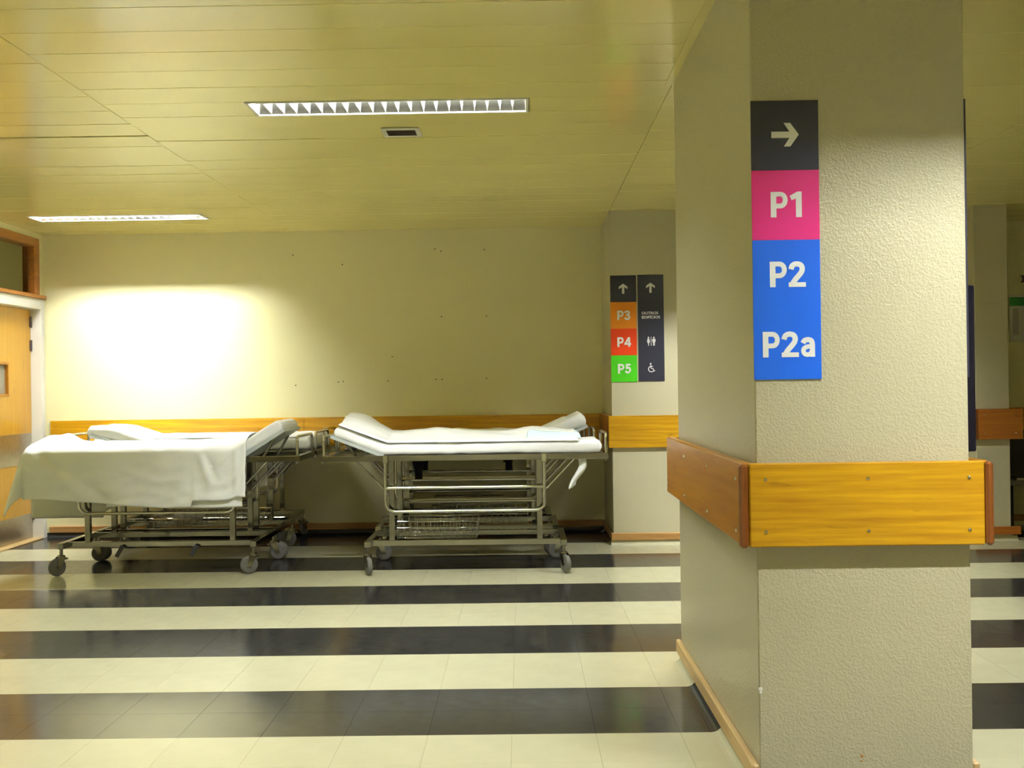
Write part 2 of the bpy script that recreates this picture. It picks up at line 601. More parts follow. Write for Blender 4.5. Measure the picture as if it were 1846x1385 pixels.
o = prest.build('panels', 'ceiling', ceil)
o['kind'] = 'stuff'

# ---- walls
def struct(name, mb, mat, label, cat):
    return tag(mb.build(name, mat), label, cat, kind='structure')
wall_back = struct('wall_back', MB().box(-7.2, XR, YB, YB + 0.15, -0.05, ZC + 0.2), 'wall',
                   'beige painted back wall behind the parked trolleys', 'wall')
for i, (hx, hz) in enumerate([(-2.037, 2.505), (-1.594, 2.414), (-0.761, 2.541), (-0.707, 2.521), (-0.319, 2.53), (-0.71, 1.934), (-0.307, 1.933),
                              (-1.157, 1.582), (-1.195, 1.364), (-0.767, 1.373), (-0.712, 1.372), (-0.314, 1.376), (-2.027, 1.335), (-1.598, 1.364), (-1.643, 1.36)]):
    MB().lathe([(0.0058, 0), (0.0058, 0.003)], (hx, YB - 0.0025, hz), (0, 1, 0), 10).build('screw_hole', 'hole', wall_back)
DY_A, DY_B = 8.72, 9.985      # door opening along the left wall
wl = MB().box(XL - 0.16, XL, YF, DY_A - 0.09, -0.05, ZC + 0.2)
wl.box(XL - 0.16, XL, DY_B + 0.075, YB + 0.01, -0.05, ZC + 0.2)
wl.box(XL - 0.16, XL, DY_A - 0.09, DY_B + 0.075, 2.67, ZC + 0.2)
wall_left = struct('wall_left', wl, 'wall', 'left wall around the wooden door', 'wall')
struct('wall_right', MB().box(XR, XR + 0.15, YF, YB, -0.05, ZC + 0.2), 'wall', 'far right end wall of the hall', 'wall')
struct('wall_front', MB().box(-7.2, XR, YF - 0.15, YF, -0.05, ZC + 0.2), 'wall', 'wall behind the viewer', 'wall')
struct('wall_corridor', MB().box(-7.35, -7.2, YF, YB, -0.05, ZC + 0.2), 'wall', 'corridor wall beyond the wooden door', 'wall')
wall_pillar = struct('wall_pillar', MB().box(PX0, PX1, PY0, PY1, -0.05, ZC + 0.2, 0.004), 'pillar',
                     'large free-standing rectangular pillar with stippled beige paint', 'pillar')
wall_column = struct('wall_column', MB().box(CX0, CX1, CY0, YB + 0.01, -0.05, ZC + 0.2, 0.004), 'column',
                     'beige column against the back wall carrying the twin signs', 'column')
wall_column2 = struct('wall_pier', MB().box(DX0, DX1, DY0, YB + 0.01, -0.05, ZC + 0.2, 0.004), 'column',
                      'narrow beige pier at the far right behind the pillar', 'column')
for (cx_, cz_, r_, mt_) in ((PX0 + 0.005, 0.338, 0.007, 'lamp_white'), (PX0 + 0.005, 0.328, 0.005, 'lamp_white'), (1.052, 0.125, 0.006, 'base_x'), (1.050, 0.110, 0.004, 'base_x')):
    MB().lathe([(r_, 0), (r_ * 0.6, 0.0012)], (cx_, PY0 - 0.0002, cz_), (0, -1, 0), 9).build('paint_chip', mt_, wall_pillar)
# edge trim of the ceiling around the pillar
et = MB()
et.box(PX0 - 0.036, PX0, PY0 - 0.036, PY1 + 0.036, ZC - 0.004, ZC - 0.0005)
et.box(PX1, PX1 + 0.036, PY0 - 0.036, PY1 + 0.036, ZC - 0.004, ZC - 0.0005)
et.box(PX0, PX1, PY0 - 0.036, PY0, ZC - 0.004, ZC - 0.0005)
et.box(PX0, PX1, PY1, PY1 + 0.036, ZC - 0.004, ZC - 0.0005)
tag(et.build('trim_1', 'ceiling'), 'thin cream angle trim where the ceiling meets the pillar', 'trim', kind='structure')

# ---- coves and wooden baseboards
def cove_poly(r=0.04, n=5):
    pts = [(0, 0), (r, 0)]
    for i in range(1, n + 1):
        t = i / n * math.pi / 2
        pts.append((r - r * math.sin(t), r - r * math.cos(t)))
    return pts
def stripe_at(y):
    return 'black' if math.floor((y - S0) / SS) % 2 == 0 else 'beige'
def cove_run(parent, fixed, a, b, side, mat_of=None):
    """side: '-x','+x' run along y at x=fixed; '-y','+y' run along x at y=fixed"""
    segs = []
    if side[1] == 'x':
        y = a
        while y < b - 1e-6:
            nxt = S0 + (math.floor((y - S0) / SS + 1e-6) + 1) * SS
            e = min(b, nxt)
            segs.append((y, e, stripe_at((y + e) / 2)))
            y = e
    else:
        segs.append((a, b, mat_of))
    for p, q, c in segs:
        sg = -1 if side[0] == '-' else 1
        mb = MB()
        if side[1] == 'x':
            mb.prism(cove_poly(), lambda u, z: (fixed + sg * u, p, z), lambda u, z: (fixed + sg * u, q, z))
        else:
            mb.prism(cove_poly(), lambda u, z: (p, fixed + sg * u, z), lambda u, z: (q, fixed + sg * u, z))
        mb.build('cove', 'cove_' + c, parent)
def base_board(name, mat, x0, x1, y0, y1, label, z0=0.04, z1=0.10):
    return tag(MB().box(x0, x1, y0, y1, z0, z1, 0.005).build(name, mat), label, 'baseboard', kind='structure')
T = 0.018
b1 = base_board('baseboard_back', 'base_x', XL + 0.03, CX0 - T, YB - T, YB, 'thin wooden baseboard along the back wall under the trolleys')
cove_run(b1, YB, XL, CX0, '-y', 'black')
b2 = base_board('baseboard_column', 'base_x', CX0 - T, CX1 + T, CY0 - T, CY0, 'brown wooden baseboard round the foot of the sign column')
MB().box(CX0 - T, CX0, CY0, YB - T, 0.04, 0.10, 0.005).build('side_board', 'base_y', b2)
MB().box(CX1, CX1 + T, CY0, YB, 0.04, 0.10, 0.005).build('side_board', 'base_y', b2)
cove_run(b2, CY0, CX0 - 0.02, CX1 + 0.02, '-y', 'beige')
cove_run(b2, CX0, CY0, YB, '-x')
cove_run(b2, CX1, CY0, YB, '+x')
b3 = base_board('baseboard_pillar', 'base_y', PX0 - 0.022, PX0, PY0, PY1 + 0.022, 'pale worn wooden baseboard along the left foot of the big pillar')
MB().box(PX1, PX1 + 0.022, PY0, PY1, 0.04, 0.10, 0.005).build('side_board', 'base_y', b3)
MB().box(PX0, PX1 + 0.022, PY1, PY1 + 0.022, 0.04, 0.10, 0.005).build('side_board', 'base_x', b3)
cove_run(b3, PX0, PY0, PY1, '-x')
cove_run(b3, PX1, PY0, PY1, '+x')
cove_run(b3, PY0, PX0, PX1, '-y', stripe_at(PY0 - 0.02))
b4 = base_board('baseboard_right', 'base_x', DX1 + T, XR, YB - T, YB, 'brown wooden baseboard along the back wall right of the pier')
MB().box(CX1 + T, DX0 - T, YB - T, YB, 0.04, 0.10, 0.005).build('side_board', 'base_x', b4)
b5 = base_board('baseboard_pier', 'rail_red', DX0 - T, DX1 + 0.07, DY0 - 0.03, DY0, 'reddish wooden baseboard at the foot of the far right pier', 0.05, 0.115)
MB().box(DX0 - T, DX0, DY0, YB - T, 0.04, 0.10, 0.005).build('side_board', 'base_y', b5)
MB().box(DX1, DX1 + T, DY0, YB - T, 0.04, 0.10, 0.005).build('side_board', 'base_y', b5)
cove_run(b5, DY0, DX0 - 0.02, DX1 + 0.05, '-y', 'beige')

# ---- door, frame and transom in the left wall
XD = XL - 0.085                       # face of the door leaf
door = empty('door_1', (XL, DY_B, 0), 'honey coloured wooden door with steel plates at the left edge', 'door', kind='structure')
D0 = Vector((XL, DY_B, 0))
def dpart(name, mb, mat, parent=None):
    me = mb.mesh(name, D0)
    return put(name, me, mat, parent or door)
leaf = MB()
VY0, VY1, VZ0, VZ1 = 9.20, 9.540, 1.272, 1.565
leaf.box(XD - 0.045, XD, DY_A + 0.004, VY0, 0.012, 2.037)
leaf.box(XD - 0.045, XD, VY1, DY_B - 0.004, 0.012, 2.037)
leaf.box(XD - 0.045, XD, VY0, VY1, 0.012, VZ0)
leaf.box(XD - 0.045, XD, VY0, VY1, VZ1, 2.037)
lf = dpart('leaf', leaf, 'veneer')
bd = MB()
for a in ((VY0, VY0 + 0.022, VZ0, VZ1), (VY1 - 0.022, VY1, VZ0, VZ1), (VY0, VY1, VZ0, VZ0 + 0.022), (VY0, VY1, VZ1 - 0.022, VZ1)):
    bd.box(XD - 0.04, XD + 0.008, a[0], a[1], a[2], a[3], 0.003)
dpart('glazing_bead', bd, 'rail_y')
dpart('vision_pane', MB().box(XD - 0.026, XD - 0.020, VY0 + 0.01, VY1 - 0.01, VZ0 + 0.01, VZ1 - 0.01), 'grey_glass')
dpart('push_plate', MB().box(XD, XD + 0.003, DY_A + 0.02, DY_B - 0.012, 0.672, 0.945), 'steel')
dpart('kick_plate', MB().box(XD, XD + 0.003, DY_A + 0.02, DY_B - 0.012, 0.015, 0.232), 'steel')
for z in (1.93, 1.72, 0.46, 0.22):
    dpart('hinge', MB().lathe([(0.009, -0.05), (0.009, 0.05)], (XD + 0.006, DY_B - 0.002, z), (0, 0, 1), 10).box(XD - 0.002, XD + 0.003, DY_B - 0.03, DY_B, z - 0.045, z + 0.045), 'hinge')
fr = MB()
fr.box(XL - 0.15, XL + 0.012, DY_B, DY_B + 0.072, 0, 2.135, 0.004)
fr.box(XL - 0.15, XL + 0.012, DY_A - 0.072, DY_A, 0, 2.135, 0.004)
fr.box(XL - 0.15, XL + 0.012, DY_A, DY_B, 2.04, 2.135, 0.004)
dpart('frame', fr, 'white_paint')
dpart('threshold', MB().box(XL - 0.15, XL + 0.01, DY_A, DY_B, 0.0, 0.012, 0.003), 'base_y')
win = empty('window_1', (XL, DY_B, 2.14), 'brown wooden transom window above the door', 'window', kind='structure')
W0 = Vector((XL, DY_B, 2.14))
TFy0, TFy1 = DY_A - 0.08, 9.965
for nm, a in (('sill', (XL - 0.15, XL + 0.03, TFy0, YB - 0.005, 2.135, 2.168)), ('head_rail', (XL - 0.10, XL + 0.012, TFy0, TFy1, 2.590, 2.668)),
              ('post', (XL - 0.10, XL + 0.012, 9.865, TFy1, 2.168, 2.590)), ('post', (XL - 0.10, XL + 0.012, TFy0, TFy0 + 0.10, 2.168, 2.590))):
    put(nm, MB().box(*a, 0.004).mesh(nm, W0), 'frame_brown', win)
put('side_fill', MB().box(XL - 0.15, XL - 0.001, TFy1, YB, 2.168, 2.68).mesh('side_fill', W0), 'wall', win)
put('pane', MB().box(XL - 0.055, XL - 0.049, TFy0 + 0.09, 9.875, 2.165, 2.595).mesh('pane', W0), 'glass', win)

# ================================================================== BUMPER RAILS
def screw(parent, p, ax, r=0.0062):
    return MB().lathe([(r, 0), (r * 0.92, r * 0.35), (r * 0.55, r * 0.7), (r * 0.1, r * 0.8)], p, ax, 10).build('screw', 'chrome', parent)
tk = 0.036     # board thickness
so = 0.014     # stand-off
def rail_root(loc, label):
    return empty('bumper_rail', loc, label, 'bumper rail', 'wooden wall bumper rails')
def rp(root, name, mb, mat):
    return put(name, mb.mesh(name, Vector(root.location)), mat, root)
# pillar
rr = rail_root((PX0, PY0, RB), 'broad honey wood bumper boards wrapped round the big pillar')
e = so + tk
rp(rr, 'board', MB().box(PX0 - 0.031, PX1 + 0.028, PY0 - e, PY0 - so, RB, RT, 0.004), 'rail_x')
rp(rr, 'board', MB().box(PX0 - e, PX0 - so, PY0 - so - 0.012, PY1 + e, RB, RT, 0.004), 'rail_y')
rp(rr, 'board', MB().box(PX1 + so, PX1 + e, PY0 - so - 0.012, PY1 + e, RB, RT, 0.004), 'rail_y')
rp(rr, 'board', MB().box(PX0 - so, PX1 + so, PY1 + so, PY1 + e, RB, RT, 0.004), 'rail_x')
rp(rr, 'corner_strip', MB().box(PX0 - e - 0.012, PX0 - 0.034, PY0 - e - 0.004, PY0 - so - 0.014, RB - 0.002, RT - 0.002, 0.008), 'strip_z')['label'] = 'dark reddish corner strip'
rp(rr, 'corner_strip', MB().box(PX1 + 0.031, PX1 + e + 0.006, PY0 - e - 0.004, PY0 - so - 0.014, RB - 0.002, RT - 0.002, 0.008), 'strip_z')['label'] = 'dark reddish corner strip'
for x in (PX0 + 0.1, PX1 - 0.1):
    rp(rr, 'spacer', MB().box(x - 0.03, x + 0.03, PY0 - so, PY0, RB + 0.03, RT - 0.03), 'strip_z')
for y in (PY0 + 0.2, PY1 - 0.2):
    rp(rr, 'spacer', MB().box(PX0 - so, PX0, y - 0.03, y + 0.03, RB + 0.03, RT - 0.03), 'strip_z')
    rp(rr, 'spacer', MB().box(PX1, PX1 + so, y - 0.03, y + 0.03, RB + 0.03, RT - 0.03), 'strip_z')
L0 = Vector(rr.location)
for x in (0.751, 1.068, 1.380):
    for z in (1.000, 0.838):
        screw(rr, Vector((x, PY0 - e, z)) - L0, (0, -1, 0))
for y in (5.31, 4.755, 4.172, 3.61):
    for z in (0.995, 0.829):
        screw(rr, Vector((PX0 - e, y, z)) - L0, (-1, 0, 0))
# back wall
r2 = rail_root((XL, YB, RB), 'long orange wood bumper board along the back wall behind the trolleys')
joins = [XL + 0.055, -1.95, CX0 - 0.03]
for a, b in zip(joins[:-1], joins[1:]):
    rp(r2, 'board', MB().box(a + 0.001, b - 0.001, YB - 0.03, YB, RB, RT - 0.004, 0.003), 'rail_x')
for x in (-4.18, -3.4, -2.6, -2.0, -1.3, -0.6, 0.1, 0.6):
    for z in (RT - 0.055, RB + 0.05):
        screw(r2, Vector((x, YB - 0.03, z)) - Vector(r2.location), (0, -1, 0), 0.005)
# column
r3 = rail_root((CX0, CY0, RB), 'honey wood bumper board on the sign column, dark on its left side')
rp(r3, 'board', MB().box(CX0 - 0.03, CX1 + 0.03, CY0 - 0.03, CY0, RB, RT, 0.003), 'rail_x')
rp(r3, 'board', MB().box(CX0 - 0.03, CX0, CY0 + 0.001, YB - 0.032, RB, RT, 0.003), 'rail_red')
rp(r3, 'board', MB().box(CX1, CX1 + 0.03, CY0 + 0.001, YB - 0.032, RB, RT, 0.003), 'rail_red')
# pier
r4 = rail_root((DX0, DY0, RB), 'red-brown wood bumper board on the far right pier')
Z1, Z0 = RT + 0.016, RB + 0.03
rp(r4, 'board', MB().box(DX0 + 0.002, DX1 + 0.09, DY0 - 0.045, DY0 - 0.005, Z0, Z1, 0.003), 'rail_red')
rp(r4, 'board', MB().box(DX0 - 0.04, DX0, DY0 - 0.045, YB - 0.05, Z0, Z1, 0.003), 'strip_z')
for x in (DX0 + 0.05, DX1 + 0.03):
    for z in (Z1 - 0.05, Z0 + 0.05):
        screw(r4, Vector((x, DY0 - 0.045, z)) - Vector(r4.location), (0, -1, 0), 0.006)
r5 = rail_root((DX1, YB, RB), 'orange wood bumper board on the wall right of the pier')
rp(r5, 'board', MB().box(DX1 + 0.001, XR, YB - 0.03, YB, RB, RT, 0.003), 'rail_x')
rp(r5, 'board', MB().box(CX1 + 0.04, DX0 - 0.05, YB - 0.03, YB, RB, RT, 0.003), 'rail_x')

# ================================================================== SIGNS
def arrow_poly(s):
    """bold arrow pointing to +u, spans about s"""
    h, w = 0.115 * s, 0.5 * s
    return [(-w, -h), (0.16 * s, -h), (-0.05 * s, -0.43 * s), (0.19 * s, -0.43 * s), (w, 0), (0.19 * s, 0.43 * s), (-0.05 * s, 0.43 * s), (0.16 * s, h), (-w, h)]
def sign(loc, label, panels, th=0.006):
    """loc: lower left corner on the face; panels: list of (z0, z1, x0, x1, mat)"""
    root = empty('directional_sign', loc, label, 'sign', 'wayfinding signs')
    for x0, x1, z0, z1, m in panels:
        MB().box(x0, x1, -th, 0, z0, z1, 0.0008).build('panel', m, root)
    return root
def sign_text(root, txt, x, z, size, bold=0.02, th=0.006, mat='sign_white', xs=1.0):
    me = text_mesh(txt, size, bold * size)
    me.transform(Matrix.Diagonal((xs, 1, 1, 1)))
    xsv = [v.co.x for v in me.vertices]; ysv = [v.co.y for v in me.vertices]
    cx, cy = (min(xsv) + max(xsv)) / 2, (min(ysv) + max(ysv)) / 2
    me.transform(Matrix.Translation((-cx, -cy, 0)))
    o = put('lettering', me, mat, root, (x, -th - 0.0004, z))
    o.rotation_euler = (math.pi / 2, 0, 0)
    return o
def thick(pts, w):
    """outline of a thick stroke with mitred joints"""
    P = [Vector((p[0], p[1])) for p in pts]
    Lf, Rt = [], []
    for i in range(len(P)):
        d0 = (P[i] - P[i - 1]).normalized() if i > 0 else (P[1] - P[0]).normalized()
        d1 = (P[i + 1] - P[i]).normalized() if i < len(P) - 1 else d0
        n0, n1 = Vector((-d0.y, d0.x)), Vector((-d1.y, d1.x))
        m = (n0 + n1).normalized()
        k = w / 2 / max(0.5, m.dot(n0))
        Lf.append(P[i] + m * k); Rt.append(P[i] - m * k)
    return [(p.x, p.y) for p in Lf] + [(p.x, p.y) for p in reversed(Rt)]
def curve_pts(pts, n=5):
    """Catmull-Rom through the points"""
    P = [Vector((p[0], p[1])) for p in pts]
    out = []
    for i in range(len(P) - 1):
        p0, p1, p2, p3 = P[max(i - 1, 0)], P[i], P[i + 1], P[min(i + 2, len(P) - 1)]
        for k in range(n):
            t = k / n
            out.append(0.5 * ((2 * p1) + (p2 - p0) * t + (2 * p0 - 5 * p1 + 4 * p2 - p3) * t * t + (3 * p1 - p0 - 3 * p2 + p3) * t ** 3))
    out.append(P[-1])
    return [(p.x, p.y) for p in out]
def rect(x0, x1, y0, y1):
    return [(x0, y0), (x1, y0), (x1, y1), (x0, y1)]
SW = 0.205
GLYPH = {
    'P': (0.70, [rect(0.02, 0.24, 0, 1), thick([(0.13, 0.905), (0.40, 0.905)] + [(0.40 + 0.19 * math.sin(math.pi * i / 10), 0.675 + 0.23 * math.cos(math.pi * i / 10)) for i in range(1, 10)] + [(0.40, 0.445), (0.13, 0.445)], 0.19)]),
    '1': (0.56, [[(0.27, 0), (0.50, 0), (0.50, 1), (0.33, 1), (0.03, 0.84), (0.11, 0.66), (0.27, 0.74)]]),
    '2': (0.72, [thick(curve_pts([(0.115, 0.69), (0.16, 0.82), (0.25, 0.885), (0.36, 0.90), (0.49, 0.86), (0.555, 0.74), (0.53, 0.60), (0.43, 0.46), (0.28, 0.29), (0.17, 0.13)], 3), SW), rect(0.02, 0.69, 0, 0.18)]),
    '3': (0.68, [thick(curve_pts([(0.10, 0.74), (0.16, 0.85), (0.30, 0.90), (0.44, 0.87), (0.52, 0.75), (0.47, 0.62), (0.36, 0.555), (0.24, 0.55)], 3), 0.19), thick(curve_pts([(0.24, 0.535), (0.38, 0.52), (0.50, 0.44), (0.55, 0.30), (0.49, 0.16), (0.34, 0.10), (0.19, 0.13), (0.09, 0.27)], 3), 0.20)]),
    '4': (0.74, [thick([(0.47, 0.93), (0.12, 0.32)], 0.19), rect(0.02, 0.72, 0.20, 0.385), rect(0.40, 0.62, 0, 1)]),
    '5': (0.68, [rect(0.14, 0.60, 0.81, 1), thick([(0.225, 0.95), (0.175, 0.48)], 0.18), thick(curve_pts([(0.13, 0.50), (0.24, 0.585), (0.38, 0.595), (0.50, 0.52), (0.55, 0.36), (0.50, 0.19), (0.36, 0.10), (0.20, 0.12), (0.08, 0.26)], 3), 0.20)]),
    'a': (0.62, [thick(curve_pts([(0.10, 0.54), (0.17, 0.64), (0.30, 0.675), (0.43, 0.63), (0.47, 0.50)], 3) + [(0.47, 0.0)], 0.20), thick(curve_pts([(0.47, 0.42), (0.30, 0.405), (0.16, 0.35), (0.115, 0.23), (0.17, 0.12), (0.29, 0.085), (0.40, 0.14), (0.47, 0.27)], 3), 0.175)]),
}
def sign_glyphs(root, txt, x, z, cap, th=0.006):
    gap = 0.035
    wtot = sum(GLYPH[c][0] for c in txt) + gap * (len(txt) - 1) - 0.02
    u = -wtot / 2
    for c in txt:
        adv, polys = GLYPH[c]
        mb = MB()
        for n_, pl in enumerate(polys):
            d = 0.0010 + 0.0001 * n_
            mb.prism(pl, lambda a, b: (x + (u + a) * cap, -th - d, z + (b - 0.5) * cap), lambda a, b: (x + (u + a) * cap, -th + 0.0002, z + (b - 0.5) * cap))
        mb.build('lettering', 'sign_white', root)
        u += adv + gap
def sign_poly(root, name, polys, x, z, th=0.006, rotq=0):
    mb = MB()
    for pl in polys:
        def m(u, v, d):
            if rotq:
                u, v = -v, u
            return (x + u, -th - d, z + v)
        mb.prism(pl, lambda u, v: m(u, v, 0.0011), lambda u, v: m(u, v, -0.0002))
    return mb.build(name, 'sign_white', root)
W = 0.2115
# pillar sign
q = (2.186 - 1.310) / 4
s1 = sign((PX0 - 0.002, PY0, 1.310), 'tall pillar sign with arrow and P1 P2 P2a panels',
          [(0, W, 3 * q, 4 * q, 'sign_dark'), (0, W, 2 * q, 3 * q, 'sign_pink'), (0, W, 0, 2 * q, 'sign_blue')])
sign_poly(s1, 'arrow', [arrow_poly(0.086)], W * 0.505, 3.5 * q + 0.0015)
sign_glyphs(s1, 'P1', W * 0.512, 2.5 * q + 0.0015, 0.080)
sign_glyphs(s1, 'P2', W * 0.515, 1.5 * q + 0.0015, 0.080)
sign_glyphs(s1, 'P2a', W * 0.52, 0.5 * q + 0.0005, 0.080)
# column signs
q2 = (2.188 - 1.323) / 4
s2 = sign((CX0, CY0, 1.323), 'left column sign with arrow above orange P3, red P4 and green P5',
          [(0, 0.2105, 3 * q2, 4 * q2, 'sign_dark'), (0, 0.2105, 2 * q2, 3 * q2, 'sign_orange'), (0, 0.2105, q2, 2 * q2, 'sign_red'), (0, 0.2105, 0, q2, 'sign_green')])
sign_poly(s2, 'arrow', [arrow_poly(0.082)], 0.105, 3.5 * q2, rotq=1)
for i, t in enumerate(('P5', 'P4', 'P3')):
    sign_glyphs(s2, t, 0.107, (i + 0.5) * q2, 0.078)
s3 = sign((CX0 + 0.2215, CY0, 1.326), 'right column sign, charcoal, with arrow and restroom pictograms',
          [(0, 0.2105, 0, 4 * q2, 'sign_dark')])
sign_poly(s3, 'arrow', [arrow_poly(0.082)], 0.105, 3.5 * q2 + 0.002, rotq=1)
sign_text(s3, 'OUTROS', 0.098, 2.5 * q2 + 0.013, 0.030, 0.02, xs=1.12)
sign_text(s3, 'EDIFÍCIOS', 0.105, 2.5 * q2 - 0.018, 0.030, 0.02, xs=1.12)
def disc(cx, cy, r, n=14):
    return [(cx + r * math.cos(2 * math.pi * i / n), cy + r * math.sin(2 * math.pi * i / n)) for i in range(n)]
woman = [disc(-0.022, 0.030, 0.0065), [(-0.028, 0.022), (-0.016, 0.022), (-0.010, 0.004), (-0.014, -0.014), (-0.019, -0.016), (-0.019, -0.036), (-0.025, -0.036), (-0.025, -0.016), (-0.030, -0.014), (-0.034, 0.004)]]
bar = [[(-0.0022, -0.036), (0.0022, -0.036), (0.0022, 0.036), (-0.0022, 0.036)]]
man = [disc(0.022, 0.030, 0.0065), [(0.012, 0.021), (0.032, 0.021), (0.036, 0.012), (0.034, -0.006), (0.030, -0.008), (0.029, -0.036), (0.0235, -0.036), (0.022, -0.012), (0.0205, -0.036), (0.015, -0.036), (0.014, -0.008), (0.010, -0.006), (0.008, 0.012)]]
sign_poly(s3, 'restroom_pictogram', woman + bar + man, 0.105, 1.5 * q2)
def stroke(pts, w):
    P = [Vector((p[0], p[1], 0)) for p in pts]
    Lf, Rt = [], []
    for i in range(len(P)):
        d = (P[min(i + 1, len(P) - 1)] - P[max(i - 1, 0)]).normalized()
        n = Vector((-d.y, d.x, 0)) * w / 2
        Lf.append(P[i] + n); Rt.append(P[i] - n)
    out = []
    for i in range(len(P) - 1):
        out.append([(a.x, a.y) for a in (Lf[i], Lf[i + 1], Rt[i + 1], Rt[i])])
    return out
wc = [disc(-0.007, 0.031, 0.0065)]
wc += stroke([(-0.006, 0.022), (-0.004, -0.006), (0.012, -0.008), (0.019, -0.028), (0.028, -0.026)], 0.008)
wc += stroke([(-0.005, 0.010), (0.012, 0.009)], 0.006)
wc += stroke([(-0.002 + 0.023 * math.cos(t), -0.012 + 0.023 * math.sin(t)) for t in [math.radians(100 + 20 * i) for i in range(12)]], 0.007)
sign_poly(s3, 'wheelchair_pictogram', wc, 0.105, 0.5 * q2 + 0.003)
# boards on the hidden right face of the pillar: only their edges show
sg = empty('directional_sign', (PX1, PY0 + 0.005, 1.07), 'thin dark sign edge on the right side of the pillar', 'sign', 'wayfinding signs')
MB().box(0, 0.007, 0, 0.21, 0.24, 1.115, 0.0008).build('panel', 'sign_dark', sg)
nb = empty('notice_board', (PX1, PY0 + 0.25, 1.06), 'dark edge of a notice board on the right side of the pillar above the bumper', 'notice board')
MB().box(0.0, 0.125, 0, 0.9, 0, 0.56, 0.004).build('frame', 'strap', nb)
MB().box(0.125, 0.127, 0.03, 0.87, 0.03, 0.53).build('board', 'poster_white', nb)

# ================================================================== CEILING LAMPS
def make_lamp():
    root = empty('ceiling_lamp', (0, 0, ZC), 'louvered fluorescent ceiling lamp', 'ceiling lamp', 'louvered ceiling lamps')
    hw, hl, dep = PIT / 2 - 0.002, LW / 2 - 0.001, 0.105
    fw = 0.016
    fm = MB()
    fm.box(-hl, hl, -hw, -hw + fw, -0.004, 0.012, 0.002).box(-hl, hl, hw - fw, hw, -0.004, 0.012, 0.002)
    fm.box(-hl, -hl + fw, -hw + fw, hw - fw, -0.004, 0.012, 0.002).box(hl - fw, hl, -hw + fw, hw - fw, -0.004, 0.012, 0.002)
    fm.build('frame', 'lamp_white', root)
    hs = MB()
    hs.box(-hl, hl, -hw, hw, dep, dep + 0.004)
    hs.box(-hl, hl, -hw, -hw + 0.003, 0.012, dep).box(-hl, hl, hw - 0.003, hw, 0.012, dep)
    hs.box(-hl, -hl + 0.003, -hw, hw, 0.012, dep).box(hl - 0.003, hl, -hw, hw, 0.012, dep)
    hs.build('housing', 'lamp_white', root)
    iw = hw - fw
    # curved side reflectors
    for sg in (-1, 1):
        P = []
        for i in range(7):
            t = i / 6
            P.append((sg * (iw - 0.078 * t ** 1.08), 0.002 + 0.088 * t))
        rm = MB()
        n = len(P)
        V = [(-hl + fw, y, z) for y, z in P] + [(hl - fw, y, z) for y, z in P] + [(-hl + fw, y + sg * 0.0012, z) for y, z in P] + [(hl - fw, y + sg * 0.0012, z) for y, z in P]
        Fc = [(i, i + 1, n + i + 1, n + i) for i in range(n - 1)] + [(2 * n + i, 3 * n + i, 3 * n + i + 1, 2 * n + i + 1) for i in range(n - 1)]
        rm.add(V, Fc, True)
        rm.build('reflector', 'louver', root)
    # cross blades
    nb = 20
    bm = MB()
    zt = 0.048
    yt = iw - 0.078 * (0.52) ** 1.08
    for yy in (0,):
        V = []
        for x in (-1, 1):
            V += [(x * 0.0011, -iw, 0.002), (x * 0.0011, iw, 0.002), (x * 0.009, yt, zt), (x * 0.009, -yt, zt)]
        bm.add(V, [(0, 1, 2, 3), (4, 7, 6, 5), (0, 4, 5, 1), (1, 5, 6, 2), (2, 6, 7, 3), (3, 7, 4, 0)])
    bme = bm.mesh('louver_blade')
    bme.materials.append(MAT['blade'])
    span = 2 * (hl - fw)
    for i in range(1, nb + 1):
        put('louver_blade', bme, None, root, (-hl + fw + span * i / (nb + 1), 0, 0))
    MB().tube([(-hl + 0.03, 0, 0.078), (hl - 0.03, 0, 0.078)], 0.013, 12).build('tube', 'tube', root)
    return root
lamp0 = make_lamp()
LAB = ['louvered fluorescent ceiling lamp nearest the ceiling vent, larger in view',
       'louvered fluorescent ceiling lamp in the far left ceiling corner by the door',
       'louvered ceiling lamp in front of the pillar', 'louvered ceiling lamp hidden behind the pillar',
       'louvered ceiling lamp over the left of the viewer', 'unseen louvered ceiling lamp added to light the corridor beyond the door',
       'louvered ceiling lamp behind the viewer',
       'louvered ceiling lamp behind the viewer to the right']
for i, (lx, lk) in enumerate(LAMPS):
    o = lamp0 if i == 0 else copy_tree(lamp0)
    sec_ = max(j for j in range(len(SECT) - 1) if SECT[j] <= lx)
    o.location = (lx, row_y(lk) + SOFF.get(sec_, 0.0) + PIT / 2, ZC)
    o['label'] = LAB[i]
    if i == 1:      # tube boosted to brighten the wall patch and its ceiling glare
        for ch in o.children:
            if ch.name.split('.')[0] == 'tube':
                ch.data = ch.data.copy()
                ch.data.materials[0] = MAT['tube_boosted']
# ceiling vent
vr = empty('ceiling_vent', (-0.644, row_y(6) + 0.125, ZC), 'small white framed ceiling vent with dark grille', 'vent')
vm = MB()
hx, hy, f = 0.105, 0.095, 0.026
vm.box(-hx, hx, -hy, -hy + f, -0.010, 0.0, 0.003).box(-hx, hx, hy - f, hy, -0.010, 0.0, 0.003).box(-hx, -hx + f, -hy + f, hy - f, -0.010, 0.0, 0.003).box(hx - f, hx, -hy + f, hy - f, -0.010, 0.0, 0.003)
vm.build('frame', 'lamp_white', vr)
MB().box(-hx + f, hx - f, -hy + f, hy - f, -0.003, -0.0005).build('grille', 'vent_dark', vr)
for i in range(7):
    y = -hy + f + (i + 0.5) * (2 * (hy - f) / 7)
    MB().box(-hx + f, hx - f, y - 0.003, y + 0.003, -0.009, -0.003, rotm=None).build('slat', 'vent_dark', vr)

